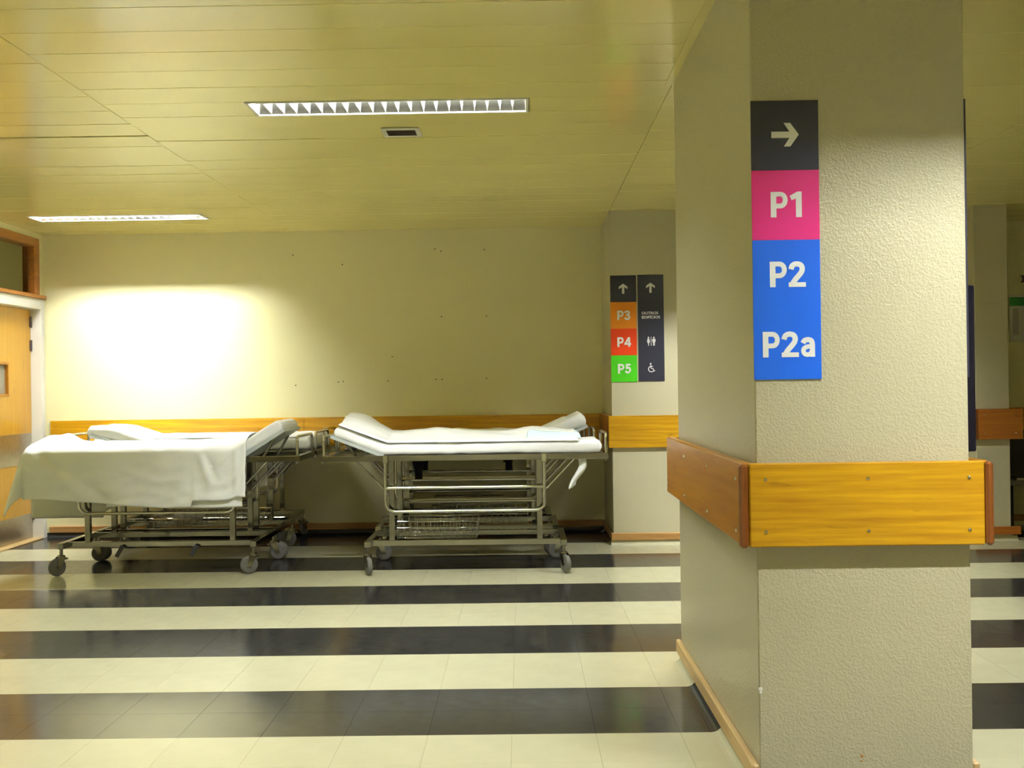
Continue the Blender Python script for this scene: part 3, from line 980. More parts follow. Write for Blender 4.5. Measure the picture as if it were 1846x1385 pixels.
# ================================================================== TROLLEYS
BL, BW = 2.02, 0.62          # bed frame length and width
ZF0, ZF1 = 0.785, 0.826      # bed frame tube
def caster(root, x, y, ang, n):
    """a swivel caster below (x, y)"""
    ca, sa = math.cos(ang), math.sin(ang)
    off = 0.032
    r, w = 0.0635, 0.032
    cx, cy = x + ca * off, y + sa * off
    ax = Vector((-sa, ca, 0))
    fk = MB()
    fk.lathe([(0.013, 0.135), (0.013, 0.195)], (x, y, 0), (0, 0, 1), 10)
    fk.lathe([(0.026, 0.128), (0.028, 0.134), (0.024, 0.146)], (x, y, 0), (0, 0, 1), 14)
    for s in (-1, 1):
        a = Vector((x, y, 0)) + ax * s * (w / 2 + 0.006)
        c = Vector((cx, cy, 0)) + ax * s * (w / 2 + 0.006)
        dirv = Vector((ca, sa, 0))
        V = []
        for k in (-1, 1):
            o = ax * k * 0.002
            V += [a - dirv * 0.026 + Vector((0, 0, 0.134)) + o, a + dirv * 0.030 + Vector((0, 0, 0.134)) + o, c + dirv * 0.014 + Vector((0, 0, 0.052)) + o, c - dirv * 0.014 + Vector((0, 0, 0.052)) + o]
        fk.add(V, [(0, 1, 2, 3), (4, 7, 6, 5), (0, 4, 5, 1), (1, 5, 6, 2), (2, 6, 7, 3), (3, 7, 4, 0)])
    fk.lathe([(0.009, -w / 2 - 0.012), (0.009, w / 2 + 0.012)], (cx, cy, r), ax, 10)
    # brake lever
    bl = Vector((x, y, 0.122)) - Vector((ca, sa, 0)) * 0.028
    fk.box(bl.x - 0.016, bl.x + 0.016, bl.y - 0.016, bl.y + 0.016, 0.112, 0.124)
    co = fk.build('caster', 'tube_steel', root)
    MB().lathe([(r * 0.66, -w / 2 + 0.002), (r * 0.9, -w / 2), (r * 0.985, -w / 4), (r, 0), (r * 0.985, w / 4), (r * 0.9, w / 2), (r * 0.66, w / 2 - 0.002)], (cx, cy, r), ax, 22).build('tyre', 'rubber', co)
    MB().lathe([(r * 0.64, -w / 2 + 0.005), (r * 0.66, -w / 2 + 0.008), (r * 0.66, w / 2 - 0.008), (r * 0.64, w / 2 - 0.005)], (cx, cy, r), ax, 18).build('wheel_hub', 'dull_steel', co)

def wire_basket(root, x0, x1, y0, y1, z0, z1):
    rim = MB()
    rr_ = 0.006
    for z in (z1, z1 - 0.045):
        rim.tube([(x0, y0, z), (x1, y0, z), (x1, y1, z), (x0, y1, z)], rr_, 6, closed=True)
    ro = rim.build('basket', 'chrome', root)
    wr = MB()
    n = max(3, int((x1 - x0) / 0.045))
    for i in range(n + 1):
        x = x0 + (x1 - x0) * i / n
        wr.tube([(x, y0, z1), (x, y0, z0), (x, y1, z0), (x, y1, z1)], 0.0028, 5)
    m = max(3, int((y1 - y0) / 0.06))
    for i in range(m + 1):
        y = y0 + (y1 - y0) * i / m
        wr.tube([(x0, y, z1), (x0, y, z0), (x1, y, z0), (x1, y, z1)], 0.0028, 5)
    wo = wr.build('basket_wires', 'chrome', ro)
    wo['kind'] = 'stuff'

def make_trolley(loc, label, head, hinge, hlen, hang, cast, rails=True, straps=True, bask=None, railz=(0.60, 0.436), strut=True, pedals=False, x_left=None, handles=(-1, 1), sides=(0, 1)):
    """head: +1 head at +x, -1 at -x; hinge: local x of the back-rest hinge"""
    root = empty('hospital_trolley', loc, label, 'hospital bed', 'chrome hospital trolleys')
    h = BL / 2
    xl = -h if x_left is None else x_left
    t = 0.04
    fm = MB()
    fm.box(xl, h, 0, t * 0.7, ZF0, ZF1, 0.003).box(xl, h, BW - t * 0.7, BW, ZF0, ZF1, 0.003)
    fm.box(xl, xl + t, t * 0.7, BW - t * 0.7, ZF0, ZF1, 0.003).box(h - t, h, t * 0.7, BW - t * 0.7, ZF0, ZF1, 0.003)
    for x in (-0.52, 0.52):
        fm.box(x - 0.02, x + 0.02, t * 0.7, BW - t * 0.7, ZF0, ZF1 - 0.006)
    for x in (xl + 0.02, h - 0.02):
        for y in (0.014, BW - 0.014):
            fm.lathe([(0.008, -0.016), (0.010, 0)], (x, y, ZF0), (0, 0, 1), 8)
    fm.build('bed_frame', 'tube_steel', root)
    a, b = (xl + 0.045, hinge) if head > 0 else (hinge, h - 0.045)
    MB().box(a, b, 0.03, BW - 0.03, ZF1 - 0.012, ZF1 + 0.001).build('deck', 'deck', root)
    # raised back-rest plate
    ca, sa = math.cos(hang), math.sin(hang)
    V = []
    for d, n in ((0, 0), (hlen, 0), (hlen, 0.022), (0, 0.022)):
        for y in (0.02, BW - 0.02):
            V.append((hinge + head * (d * ca - n * sa), y, ZF1 - 0.016 + d * sa + n * ca))
    bp = MB().add(V, [(0, 1, 3, 2), (2, 3, 5, 4), (4, 5, 7, 6), (6, 7, 1, 0), (0, 2, 4, 6), (1, 7, 5, 3)])
    bp.build('backrest_plate', 'plate', root)
    if strut:
        for y in (0.06, BW - 0.06):
            d = hlen * 0.72
            top = (hinge + head * d * ca, y, ZF1 - 0.01 + d * sa)
            MB().tube([top, (hinge + head * d * ca - head * 0.085, y, ZF0 + 0.02)], 0.010, 8).build('backrest_strut', 'tube_steel', root)
    # end handles
    for s in handles:
        x = s * (h - 0.018)
        MB().tube(fillet([(x, 0.03, ZF1), (x, 0.03, 0.962), (x, BW - 0.03, 0.962), (x, BW - 0.03, ZF1)], 0.045), 0.0105, 10).build('end_handle', 'chrome', root)
    # legs
    for x in (-0.52, 0.52):
        for y in (0.05, BW - 0.05):
            MB().box(x - 0.019, x + 0.019, y - 0.019, y + 0.019, 0.226, ZF0, 0.002).build('leg', 'tube_steel', root)
    # braces under the ends
    for s in (-1, 1):
        for y in (0.055, BW - 0.055):
            MB().tube([(s * 0.765, y, ZF0), (s * 0.535, y, 0.545)], 0.0085, 8).build('brace', 'chrome', root)
    # base
    bs = MB()
    for y in (0.05, BW - 0.05):
        bs.box(-0.665, 0.665, y - 0.016, y + 0.016, 0.188, 0.228, 0.003)
    for x in (-0.684, 0.684):
        bs.box(x - 0.022, x + 0.022, -0.050, BW + 0.012, 0.188, 0.230, 0.003)
    bs.build('base_frame', 'tube_steel', root)
    k = 0
    for x in (-0.684, 0.684):
        for y in (-0.030, BW - 0.008):
            caster(root, x, y, cast[k], k)
            k += 1
    # lowered side rails: a U with a middle bar, on each long side
    if rails:
        for y in [(-0.026, BW + 0.026)[i_] for i_ in sides]:
            z1, z0 = railz
            sr = MB()
            sr.tube(fillet([(-0.555, y, ZF1 - 0.006), (-0.555, y, z0), (0.555, y, z0), (0.555, y, ZF1 - 0.006)], 0.075, 8), 0.0118, 10)
            sr.tube([(-0.555, y, z1), (0.555, y, z1)], 0.0118, 10)
            so_ = sr.build('side_rail', 'chrome', root)
            for x in (-0.555, 0.555):
                yy = (y - 0.002, 0.006) if y < 0 else (BW - 0.006, y + 0.002)
                MB().box(x - 0.018, x + 0.018, min(yy) - 0.010, max(yy), ZF0 - 0.012, ZF1 + 0.004, 0.004).build('rail_clamp', 'chrome', so_)
    if straps:
        for x, w0, w1, zl in ((-0.355, 0.06, 0.028, 0.632), (0.305, 0.05, 0.026, 0.69)):
            sm = MB()
            sm.prism([(x - w0, ZF0 + 0.02), (x + w0, ZF0 + 0.02), (x + w1, zl + 0.06), (x + w1, zl), (x - w1, zl), (x - w1, zl + 0.06)],
                     lambda u, z: (u, 0.33, z), lambda u, z: (u, 0.345, z))
            sm.build('strap', 'strap', root)
    if bask:
        wire_basket(root, *bask)
    if pedals:
        for x in (-0.26, 0.27):
            MB().rectbar((x, 0.01, 0.20), (x - 0.035, -0.02, 0.125), 0.03, 0.008, up=(0, 1, 0)).build('pedal', 'black_rubber', root)
    return root

def rnd(p, s):
    return noise.noise(Vector(p) * s)

def mattress_mesh(path, y0, y1, th, amp=0.006, seed=0.0, edge=0.028):
    """sweep a rounded-rectangle section along a path of (x, z) points (underside)"""
    # resample
    P = []
    for (xa, za), (xb, zb) in zip(path[:-1], path[1:]):
        n = max(2, int(math.hypot(xb - xa, zb - za) / 0.03))
        for i in range(n):
            P.append((xa + (xb - xa) * i / n, za + (zb - za) * i / n))
    P.append(path[-1])
    # smooth the kinks
    for _ in range(3):
        P = [P[0]] + [((a[0] + 2 * b[0] + c[0]) / 4, (a[1] + 2 * b[1] + c[1]) / 4) for a, b, c in zip(P[:-2], P[1:-1], P[2:])] + [P[-1]]
    ym, hw = (y0 + y1) / 2, (y1 - y0) / 2
    sec = []
    r = edge
    ny = 14
    corners = [(hw - r, r, -90), (hw - r, th - r, 0), (-hw + r, th - r, 90), (-hw + r, r, 180)]
    for ci, (cy, cz, a0) in enumerate(corners):
        for k in range(5):
            a = math.radians(a0 + 90 * k / 4)
            sec.append((cy + r * math.cos(a), cz + r * math.sin(a)))
        nxt = corners[(ci + 1) % 4]
        if ci in (1, 3):
            p0 = sec[-1]
            a = math.radians(nxt[2])
            p1 = (nxt[0] + r * math.cos(a), nxt[1] + r * math.sin(a))
            for k in range(1, ny):
                sec.append((p0[0] + (p1[0] - p0[0]) * k / ny, p0[1] + (p1[1] - p0[1]) * k / ny))
    m = len(sec)
    rings = []
    N = len(P)
    # end stations pull in to round the ends
    def ring(x, z, tx, tz, sc):
        out = []
        for (sy, sn) in sec:
            cy = sy * (1 - (1 - sc) * 0.06)
            cn = th / 2 + (sn - th / 2) * sc
            out.append(Vector((x - tz * cn, ym + cy, z + tx * cn)))
        return out
    for i in range(N):
        a, b = P[max(i - 1, 0)], P[min(i + 1, N - 1)]
        L = math.hypot(b[0] - a[0], b[1] - a[1])
        tx, tz = (b[0] - a[0]) / L, (b[1] - a[1]) / L
        if tx < 0:
            tx, tz = -tx, -tz
        if i == 0:
            sd = 1 if P[0][0] < P[1][0] else -1
            for d, sc in ((0.020, 0.35), (0.012, 0.72), (0.004, 0.93)):
                rings.append(ring(P[0][0] - sd * tx * d, P[0][1] - sd * tz * d, tx, tz, sc))
        rings.append(ring(P[i][0], P[i][1], tx, tz, 1.0))
        if i == N - 1:
            sd = 1 if P[-1][0] > P[-2][0] else -1
            for d, sc in ((0.004, 0.93), (0.012, 0.72), (0.020, 0.35)):
                rings.append(ring(P[-1][0] + sd * tx * d, P[-1][1] + sd * tz * d, tx, tz, sc))
    V, Fc = [], []
    for rg in rings:
        for k, p in enumerate(rg):
            d = amp * rnd((p.x + seed, p.y * 0.8, p.z * 2.0), 7.0) + amp * 0.6 * rnd((p.x - seed, p.y, p.z), 17.0)
            V.append(p + Vector((0, -d * 0.4, d)))
    for i in range(len(rings) - 1):
        for k in range(m):
            l = (k + 1) % m
            Fc.append((i * m + k, i * m + l, (i + 1) * m + l, (i + 1) * m + k))
    mb = MB().add(V, Fc, True)
    mb.add(V[:m], [tuple(range(m))])
    mb.add(V[-m:], [tuple(range(m))])
    return mb

def sheet_obj(name, grid, mat, label, cat, group=None, thick=0.004, loc=(0, 0, 0)):
    n, m = len(grid), len(grid[0])
    V = [p for row in grid for p in row]
    Fc = [(i * m + j, i * m + j + 1, (i + 1) * m + j + 1, (i + 1) * m + j) for i in range(n - 1) for j in range(m - 1)]
    o = MB().add(V, Fc, True).build(name, mat, None, loc)
    sd = o.modifiers.new('thickness', 'SOLIDIFY')
    sd.thickness = thick
    sd.offset = 0
    return tag(o, label, cat, group)

def sstep(a, b, x):
    t = min(1, max(0, (x - a) / (b - a)))
    return t * t * (3 - 2 * t)

R = math.radians
# ---- right-hand pair
RF = Vector((-0.406, 7.87, 0))
make_trolley(RF, 'nearer right trolley with chrome side rails and wire basket', -1, -0.575, 0.40, R(21), [R(-72), R(12), R(-68), R(170)],
             bask=(-0.485, 0.075, 0.075, 0.42, 0.236, 0.352))
RR = Vector((-0.436, 8.70, 0))
make_trolley(RR, 'middle right trolley with its head end raised to the right', 1, 0.56, 0.42, R(23), [R(5), R(172), R(188), R(8)],
             bask=(-0.10, 0.47, 0.08, 0.42, 0.236, 0.352))
hz = ZF1 + 0.004
def tilt(x, z, d, a, s):
    return (x + s * d * math.cos(a), z + d * math.sin(a))
# mattresses, in world coordinates
hx = RF.x - 0.575
tip = tilt(hx, hz, 0.36, R(21), -1)
mt = mattress_mesh([(0.535, hz), (hx, hz), tip], RF.y + 0.012, RF.y + BW - 0.03, 0.083, 0.006, 1.3)
tag(mt.build('mattress', 'mattress', None, (RF.x, RF.y, hz)), 'white mattress on the nearer right trolley, head raised at its left end', 'mattress', 'trolley mattresses')
hx2 = RR.x + 0.56
tip2 = tilt(hx2, hz + 0.004, 0.40, R(23), 1)
mt = mattress_mesh([(RR.x - 0.93, hz), (hx2, hz), tip2], RR.y + 0.02, RR.y + BW - 0.03, 0.105, 0.006, 4.1, 0.045)
tag(mt.build('mattress', 'mattress', None, (RR.x, RR.y, hz)), 'white mattress on the middle right trolley, head raised steeply at its right end', 'mattress', 'trolley mattresses')

def heap(name, x0, x1, y0, y1, zb, hfun, mat, label, cat='sheet', group='crumpled bed sheets', nx=80, ny=26, fall=0.035, lift=0.0005):
    """a crumpled sheet lying on a bed: closed height field"""
    top, bot = [], []
    for i in range(nx + 1):
        u = i / nx
        rt, rb_ = [], []
        for j in range(ny + 1):
            v = j / ny
            x, y = x0 + (x1 - x0) * u, y0 + (y1 - y0) * v
            wob = 0.016 * rnd((x, y, 3.1), 4.0)
            e = min(u * (x1 - x0), (1 - u) * (x1 - x0), v * (y1 - y0), (1 - v) * (y1 - y0))
            k = math.sqrt(min(1.0, max(0.0, e / fall)))
            rt.append(Vector((x + wob * 0.5, y + wob * (1 - v), zb(x, y) + lift + 0.0005 + k * hfun(x, y))))
            rb_.append(Vector((x + wob * 0.5, y + wob * (1 - v), zb(x, y) + lift)))
        top.append(rt); bot.append(rb_)
    n, m = nx + 1, ny + 1
    V = [p for r_ in top for p in r_]
    Fc = [(i * m + j, (i + 1) * m + j, (i + 1) * m + j + 1, i * m + j + 1) for i in range(nx) for j in range(ny)]
    mb = MB().add(V, Fc, True)
    V2 = [p for r_ in bot for p in r_]
    mb.add(V2, [tuple(reversed(f)) for f in Fc], True)
    # skirt
    ring_ = [(i, 0) for i in range(n)] + [(n - 1, j) for j in range(1, m)] + [(i, m - 1) for i in range(n - 2, -1, -1)] + [(0, j) for j in range(m - 2, 0, -1)]
    S, SF = [], []
    for (i, j) in ring_:
        S += [top[i][j], bot[i][j]]
    q_ = len(ring_)
    for a in range(q_):
        b = (a + 1) % q_
        SF.append((2 * a, 2 * a + 1, 2 * b + 1, 2 * b))
    mb.add(S, SF, True)
    o = mb.build(name, mat, None, ((x0 + x1) / 2, (y0 + y1) / 2, zb((x0 + x1) / 2, (y0 + y1) / 2)))
    return tag(o, label, cat, group)

def ridge(x, y, s, ang):
    u = x * math.cos(ang) + y * math.sin(ang)
    w = -x * math.sin(ang) + y * math.cos(ang)
    return 1 - abs(noise.noise(Vector((u * s, w * s * 0.35, 1.7)))) * 2.2

mt_top = hz + 0.083
def rf_base(x, y):
    a = math.tan(R(21))
    return mt_top + (max(0, (hx + 0.04 - x)) * a * 0.98)
def rf_h(x, y):
    far = sstep(7.93, 8.22, y)
    h = 0.015 + far * (0.034 + 0.026 * rnd((x, y, 0), 2.3)) + 0.016 * ridge(x, y, 3.5, 0.5) * far + 0.006 * ridge(x, y, 9.0, 1.1) * (0.3 + far)
    h += 0.030 * math.exp(-((x + 1.17) / 0.12) ** 2) * sstep(7.9, 8.05, y)
    h += 0.024 * math.exp(-((x - 0.05) / 0.12) ** 2) * far
    h += 0.012 * math.exp(-((x + 0.60) / 0.10) ** 2) * far
    return max(0.006, h)
heap('folded_sheet', -1.285, 0.400, 7.868, 8.46, rf_base, rf_h, 'sheet', 'white crumpled sheet spread over the nearer right trolley', nx=130, ny=44, fall=0.014, lift=0.003)
heap('folded_sheet', 0.03, 0.415, 7.93, 8.30, lambda x, y: mt_top + 0.0, lambda x, y: 0.030 + 0.012 * ridge(x, y, 4.0, 0.9) + 0.02 * (1 - sstep(0.05, 0.2, x)), 'blue_sheet',
     'pale bluish folded sheet at the right end of the nearer right trolley', nx=36, ny=24, fall=0.016, lift=0.02)
def rr_h(x, y):
    return 0.012 + 0.016 * ridge(x, y, 3.0, 0.3) + 0.012 * rnd((x, y, 5), 2.5)
heap('folded_sheet', RR.x - 0.9, hx2 - 0.03, RR.y + 0.03, RR.y + BW - 0.05, lambda x, y: hz + 0.105, rr_h, 'sheet', 'white rumpled sheet on the middle right trolley', nx=60, ny=24)
def rr_tilt(x, y): return hz + 0.105 / math.cos(R(23)) * 0.985 + max(0, x - hx2) * math.tan(R(23))
heap('folded_sheet', hx2 + 0.005, hx2 + 0.235, RR.y + 0.10, RR.y + BW - 0.06, rr_tilt, lambda x, y: 0.016 + 0.004 * rnd((x, y, 2), 6), 'sheet',
     'white folded sheet lying on the raised head of the middle right trolley', nx=20, ny=20)

# cloth end hanging below the nearer right trolley
g = []
for i in range(19):
    t = i / 18
    row = []
    for j in range(7):
        v = j / 6
        w = 0.058 - 0.012 * t
        x = 0.383 + w * v + (-0.050 * sstep(0.3, 1, t)) + 0.012 * math.sin(t * 5)
        z = ZF0 + 0.015 - 0.205 * t - 0.022 * (1 - v) * sstep(0.5, 1.0, t) * (1 if v < .7 else -0.6)
        y = 7.925 + 0.012 * math.sin(v * 5 + t * 4) - 0.010 * t
        row.append(Vector((x, y, z)))
    g.append(row)
sheet_obj('hanging_cloth', g, 'sheet', 'small white cloth end hanging below the nearer right trolley', 'cloth', loc=(0.41, 7.92, 0.7))

# ---- left-hand pair
LF = Vector((-2.60, 7.985, 0))
make_trolley(LF, 'nearer left trolley under a draped white sheet', 1, 0.60, 0.36, R(32), [R(-130), R(15), R(195), R(8)],
             railz=(0.60, 0.436), pedals=True, straps=True, x_left=-0.91, handles=(1,))
LR = Vector((-2.60, 8.70, 0))
make_trolley(LR, 'middle left trolley, mostly hidden behind the draped sheet', -1, -0.34, 0.46, R(20), [R(4), R(10), R(8), R(172)],
             bask=(-0.30, 0.55, 0.10, 0.42, 0.236, 0.340))
hx3 = LF.x + 0.60
tip3 = tilt(hx3, hz, 0.335, R(32), 1)
LTH = 0.072
mt = mattress_mesh([(LF.x - 0.88, hz), (hx3, hz), tip3], LF.y + 0.02, LF.y + BW - 0.03, LTH + 0.012, 0.004, 7.7)
tag(mt.build('mattress', 'mattress', None, (LF.x, LF.y, hz)), 'white mattress on the nearer left trolley, head propped up at its right end', 'mattress', 'trolley mattresses')
hx4 = LR.x - 0.34
tA = tilt(hx4, hz, 0.26, R(21), -1)
tB = (tA[0] - 0.19, tA[1] + 0.012)
mt = mattress_mesh([(LR.x + 0.93, hz), (hx4, hz), tA, tB], LR.y + 0.02, LR.y + BW - 0.03, 0.10, 0.006, 9.2, 0.04)
tag(mt.build('mattress', 'mattress', None, (LR.x, LR.y, hz)), 'white mattress on the middle left trolley, head raised at its left end', 'mattress', 'trolley mattresses')
heap('folded_sheet', LR.x - 0.30, LR.x + 0.90, LR.y + 0.04, LR.y + BW - 0.05, lambda x, y: hz + 0.10, lambda x, y: 0.012 + 0.012 * ridge(x, y, 3.2, 0.4), 'sheet',
     'white flat sheet on the middle left trolley', nx=70, ny=22)

def draped(name, mat, label, xe, x1, ye, yfar, ztop, hem, A, lean_l, lean_n, amp, seed, loc, wrinkle_scale=1.0, extra=None):
    """sheet over a bed: top, a flap over the near side, a flap over the left end and a conical corner"""
    us = [xe - A + A * i / 14 for i in range(14)] + [xe + (x1 - xe) * i / 90 for i in range(91)]
    grid = []
    for u in us:
        a = max(0.0, xe - u)
        xx = max(u, xe)
        row = []
        Lh = hem(xx)
        vs = [('t', k / 22) for k in range(22)] + [('d', k / 34) for k in range(35)]
        for kind, t in vs:
            if kind == 't':
                y = yfar + (ye - yfar) * t
                z = ztop(xx, y)
                if a == 0:
                    p = Vector((u, y, z))
                else:
                    roll = 1 - math.exp(-a / 0.03)
                    p = Vector((xe - lean_l * a - 0.012 * roll + 0.012 * rnd((y, a, seed), 6), y, z - a * 0.96 * roll))
            else:
                b = Lh * t
                ze = ztop(xx, ye)
                if a == 0:
                    rl = 1 - math.exp(-b / 0.03)
                    w = amp * sstep(0.0, 0.25, b) * (rnd((u * 1.0, b * 0.5, seed), 4.5 * wrinkle_scale) * 1.4 + 0.5 * rnd((u + b * 0.5, b * 1.4, seed + 3), 9.0))
                    if extra: w += extra(u, b)
                    p = Vector((u, ye - 0.012 * rl - lean_n * b - w - 0.004, ze - b * 0.985))
                else:
                    th = math.atan2(b, a)
                    r_ = math.hypot(a, b)
                    s = th / (math.pi / 2)
                    ln = lean_l * (1 - s) + lean_n * s + 0.17 * math.sin(2 * th)
                    dx, dy = -math.cos(th), -math.sin(th)
                    rl = 1 - math.exp(-r_ / 0.03)
                    p = Vector((xe + dx * (ln * r_ + 0.012 * rl), ye + dy * (ln * r_ + 0.012 * rl) - 0.004, ze - r_ * 0.93 * rl))
            if kind == 't' or a == 0:
                p.z += amp * 0.30 * rnd((p.x, p.y, seed + 9), 8.0) if kind == 't' else 0
            row.append(p)
        grid.append(row)
    return sheet_obj(name, grid, mat, label, 'sheet', 'draped bed sheets', thick=0.005, loc=loc)

def lf_top(x, y):
    d = (y - (LF.y - 0.042))
    z = hz + LTH - 0.030 + 0.052 * (1 - math.exp(-max(0, d) / 0.05))
    z += 0.060 * math.exp(-((x + 3.46) / 0.085) ** 2) * sstep(0.05, 0.3, d)
    if x > hx3 - 0.10:
        e = x - (hx3 - 0.10)
        z += 0.62 * (math.sqrt(e * e + 0.0025) - 0.05)
    return z
def lf_hem(x):
    # how far the near flap reaches down
    pts = [(-3.70, 0.340), (-3.45, 0.325), (-3.13, 0.350), (-2.86, 0.378), (-2.54, 0.405), (-2.34, 0.398), (-2.332, 0.352), (-2.02, 0.352), (-1.95, 0.40)]
    for (xa, va), (xb, vb) in zip(pts[:-1], pts[1:]):
        if x <= xb:
            return va + (vb - va) * max(0, (x - xa)) / (xb - xa)
    return pts[-1][1]
def lf_fold(x, b):
    def ln(xa, ba, xb, bb, wd):
        # distance to the line segment (xa, ba)-(xb, bb)
        dx, db = xb - xa, bb - ba
        t = min(1, max(0, ((x - xa) * dx + (b - ba) * db) / (dx * dx + db * db)))
        d = math.hypot(x - xa - t * dx, b - ba - t * db)
        return math.exp(-(d / wd) ** 2) * math.sin(math.pi * min(1, 0.12 + 0.88 * t)) 
    w = 0.012 * sstep(-2.345, -2.325, x) * sstep(0.10, 0.22, b)
    w += 0.022 * ln(-2.28, 0.02, -2.20, 0.26, 0.022) - 0.016 * ln(-2.24, 0.03, -2.15, 0.24, 0.022)
    w += 0.016 * ln(-2.05, 0.02, -2.24, 0.20, 0.025) + 0.018 * ln(-2.03, 0.0, -2.02, 0.36, 0.014)
    w += 0.034 * ln(-3.52, 0.0, -3.02, 0.36, 0.045) - 0.020 * ln(-3.44, 0.0, -2.92, 0.34, 0.035)
    w += 0.010 * ln(-2.85, 0.12, -2.50, 0.25, 0.03) + 0.010 * ln(-2.60, 0.22, -2.40, 0.20, 0.02)
    return w
draped('draped_sheet', 'sheet', 'large white sheet draped over the nearer left trolley, its corner pointing down at the left', -3.535, -1.955, LF.y - 0.042, LF.y + BW - 0.06,
       lf_top, lf_hem, 0.340, 0.16, 0.05, 0.034, 2.0, (-2.7, 7.98, 0.9), extra=lf_fold)
# under-layer: a second sheet showing below the first at the right
def lf2_top(x, y):
    return lf_top(x, y) - 0.016
def lf2_hem(x):
    return 0.372 + 0.012 * sstep(-2.9, -2.5, x) + 0.006 * math.sin((x + 2.4) * 7)
g = []
for i in range(60):
    x = -2.95 + (0.965) * i / 59
    row = []
    for k in range(24):
        t = k / 23
        b = 0.10 + (lf2_hem(x) - 0.10) * t
        y = LF.y - 0.044 - 0.03 * b - 0.010 * rnd((x, b, 11.0), 5) - (0.004 if x > -2.35 else 0)
        row.append(Vector((x, y - 0.012 * sstep(-2.4, -2.3, x) * 0 , 0.862 - b)))
    g.append(row)
sheet_obj('under_sheet', g, 'sheet', 'white under-sheet whose hem shows below the draped sheet at the right', 'sheet', 'draped bed sheets', loc=(-2.7, 7.98, 0.6))
# sheet hanging at the near side of the rear left trolley
g = []
for i in range(80):
    x = -3.80 + 1.83 * i / 79
    row = []
    for k in range(26):
        t = k / 25
        L_ = 0.60 if x < -3.24 else (0.55 - 0.14 * sstep(-3.24, -3.0, x))
        L_ = L_ - 0.04 * sstep(-2.1, -1.98, x)
        b = 0.02 + (L_ - 0.02) * t
        y = LR.y - 0.048 + 0.004 * rnd((x, b * 0.4, 21.0), 5) * t
        row.append(Vector((x, y, 0.93 - b)))
    g.append(row)
sheet_obj('hanging_sheet', g, 'beige_sheet', 'off-white sheet hanging low beside the middle left trolley', 'sheet', 'draped bed sheets', loc=(-2.9, 8.75, 0.6))
# ---- rearmost pair, pushed up against the wall
for X3, side, sd in ((-0.47, 'right', 31.0), (-2.66, 'left', 37.0)):
    R3 = Vector((X3, 9.405, 0))
    make_trolley(R3, 'rearmost %s trolley pushed against the wall' % side, 1, 0.55, 0.40, R(1), [R(6), R(20), R(186), R(60)], bask=(-0.30, 0.30, 0.08, 0.42, 0.236, 0.352), straps=False, strut=False, sides=(0,))
    mt = mattress_mesh([(X3 - 0.93, hz + 0.006), (X3 + 0.93, hz + 0.008)], R3.y + 0.02, R3.y + BW - 0.02, 0.09, 0.006, sd, 0.04)
    tag(mt.build('mattress', 'mattress', None, (X3, R3.y, hz)), 'flat white mattress on the rearmost %s trolley' % side, 'mattress', 'trolley mattresses')
# parcel in the basket of the rear left trolley
bg = MB()
bg.lathe([(0.005, -0.13), (0.045, -0.10), (0.055, -0.02), (0.050, 0.06), (0.03, 0.11), (0.004, 0.125)], (-2.66, 8.92, 0.292), (1, 0.1, 0.12), 16)
tag(bg.build('bundle', 'beige_sheet', None, (-2.66, 8.92, 0.245)), 'small off-white bundle lying in the basket of the middle left trolley', 'bundle')

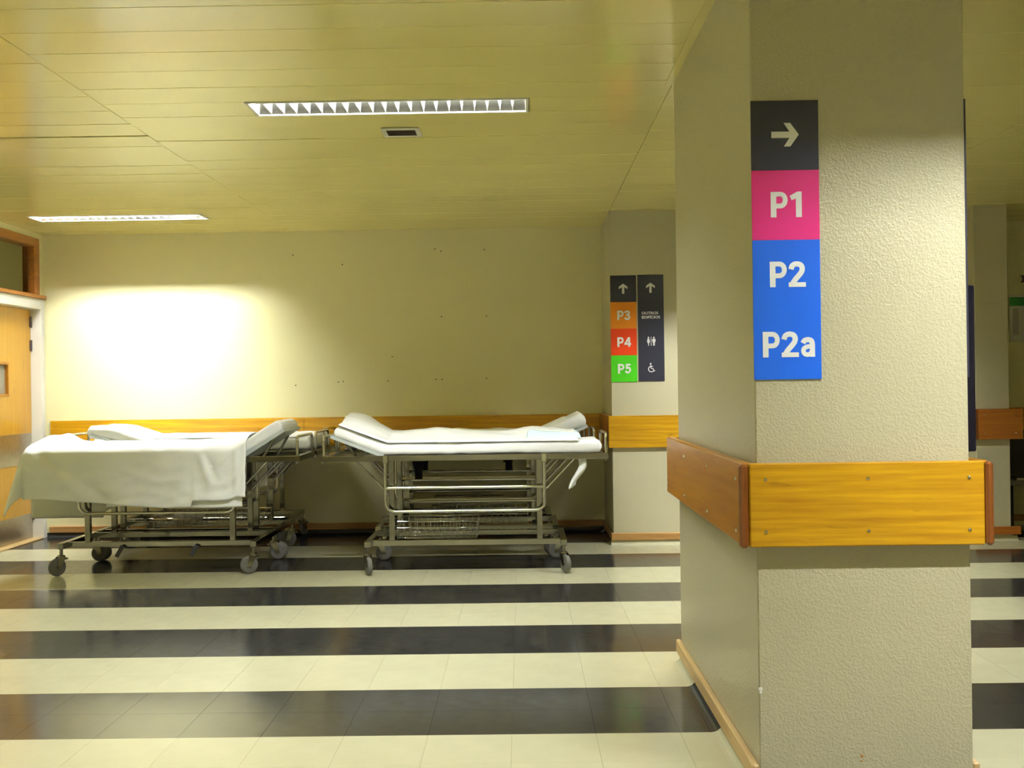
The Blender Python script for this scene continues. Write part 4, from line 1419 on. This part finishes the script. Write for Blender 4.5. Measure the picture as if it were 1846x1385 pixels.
# ================================================================== RIGHT-HAND BACKGROUND
po = empty('wall_poster', (4.355, YB, 1.634), 'white poster with green header on the wall at the far right', 'poster')
MB().box(0, 0.62, -0.012, 0, 0, 0.42, 0.002).build('backing', 'poster_white', po)
MB().box(0.002, 0.618, -0.0135, -0.012, 0.322, 0.400).build('header', 'poster_green', po)
for i in range(3):
    MB().box(0.03 + i * 0.19, 0.03 + i * 0.19 + 0.05 + 0.09 * (i > 0), -0.0132, -0.012, 0.06, 0.30).build('print_block', 'poster_grey', po)
nm = empty('wall_numeral', (4.465, YB, 2.166), 'dark numeral on the wall above the poster', 'lettering')
MB().box(0.012, 0.026, -0.004, 0, 0, 0.062).box(0, 0.038, -0.004, 0, 0, 0.010).box(0, 0.038, -0.004, 0, 0.052, 0.062).build('numeral', 'ink', nm)

def waiting_chair(x, y, label):
    root = empty('waiting_chair', (x, y, 0), label, 'chair', 'black waiting chairs')
    P = MB()
    pr = []
    for i in range(9):
        t = i / 8
        pr.append((0.0 + 0.06 * t, 0.46 + 0.40 * t))
    V, Fc = [], []
    for yy in (0, 0.02):
        for d, z in pr:
            for xx in (-0.24, 0.24):
                V.append((xx, 0.18 + d + yy, z))
    n = len(pr)
    for i in range(n - 1):
        a = i * 2
        Fc += [(a, a + 1, a + 3, a + 2), (2 * n + a, 2 * n + a + 2, 2 * n + a + 3, 2 * n + a + 1), (a, a + 2, 2 * n + a + 2, 2 * n + a), (a + 1, 2 * n + a + 1, 2 * n + a + 3, a + 3)]
    Fc += [(0, 2 * n, 2 * n + 1, 1), (2 * n - 2, 2 * n - 1, 4 * n - 1, 4 * n - 2)]
    P.add(V, Fc)
    P.build('backrest', 'black_rubber', root)
    MB().box(-0.24, 0.24, -0.26, 0.20, 0.455, 0.490, 0.012).build('seat', 'black_rubber', root)
    MB().box(-0.25, 0.25, -0.27, -0.262, 0.462, 0.484, 0.002).build('seat_highlight', 'steel', root)  # steel strip stands in for a grey highlight along the seat front
    MB().box(-0.20, 0.20, -0.05, 0.05, 0.40, 0.45, 0.004).build('beam', 'dull_steel', root)
    for sx in (-0.18, 0.18):
        MB().tube([(sx, 0, 0.42), (sx, 0, 0.03)], 0.016, 10).build('leg', 'black_rubber', root)
        MB().box(sx - 0.02, sx + 0.02, -0.22, 0.22, 0.0, 0.035, 0.008).build('foot', 'black_rubber', root)
    return root
waiting_chair(4.34, 9.62, 'black waiting chair beside the far right pier')
waiting_chair(4.90, 9.62, 'black waiting chair, second from the far right pier')
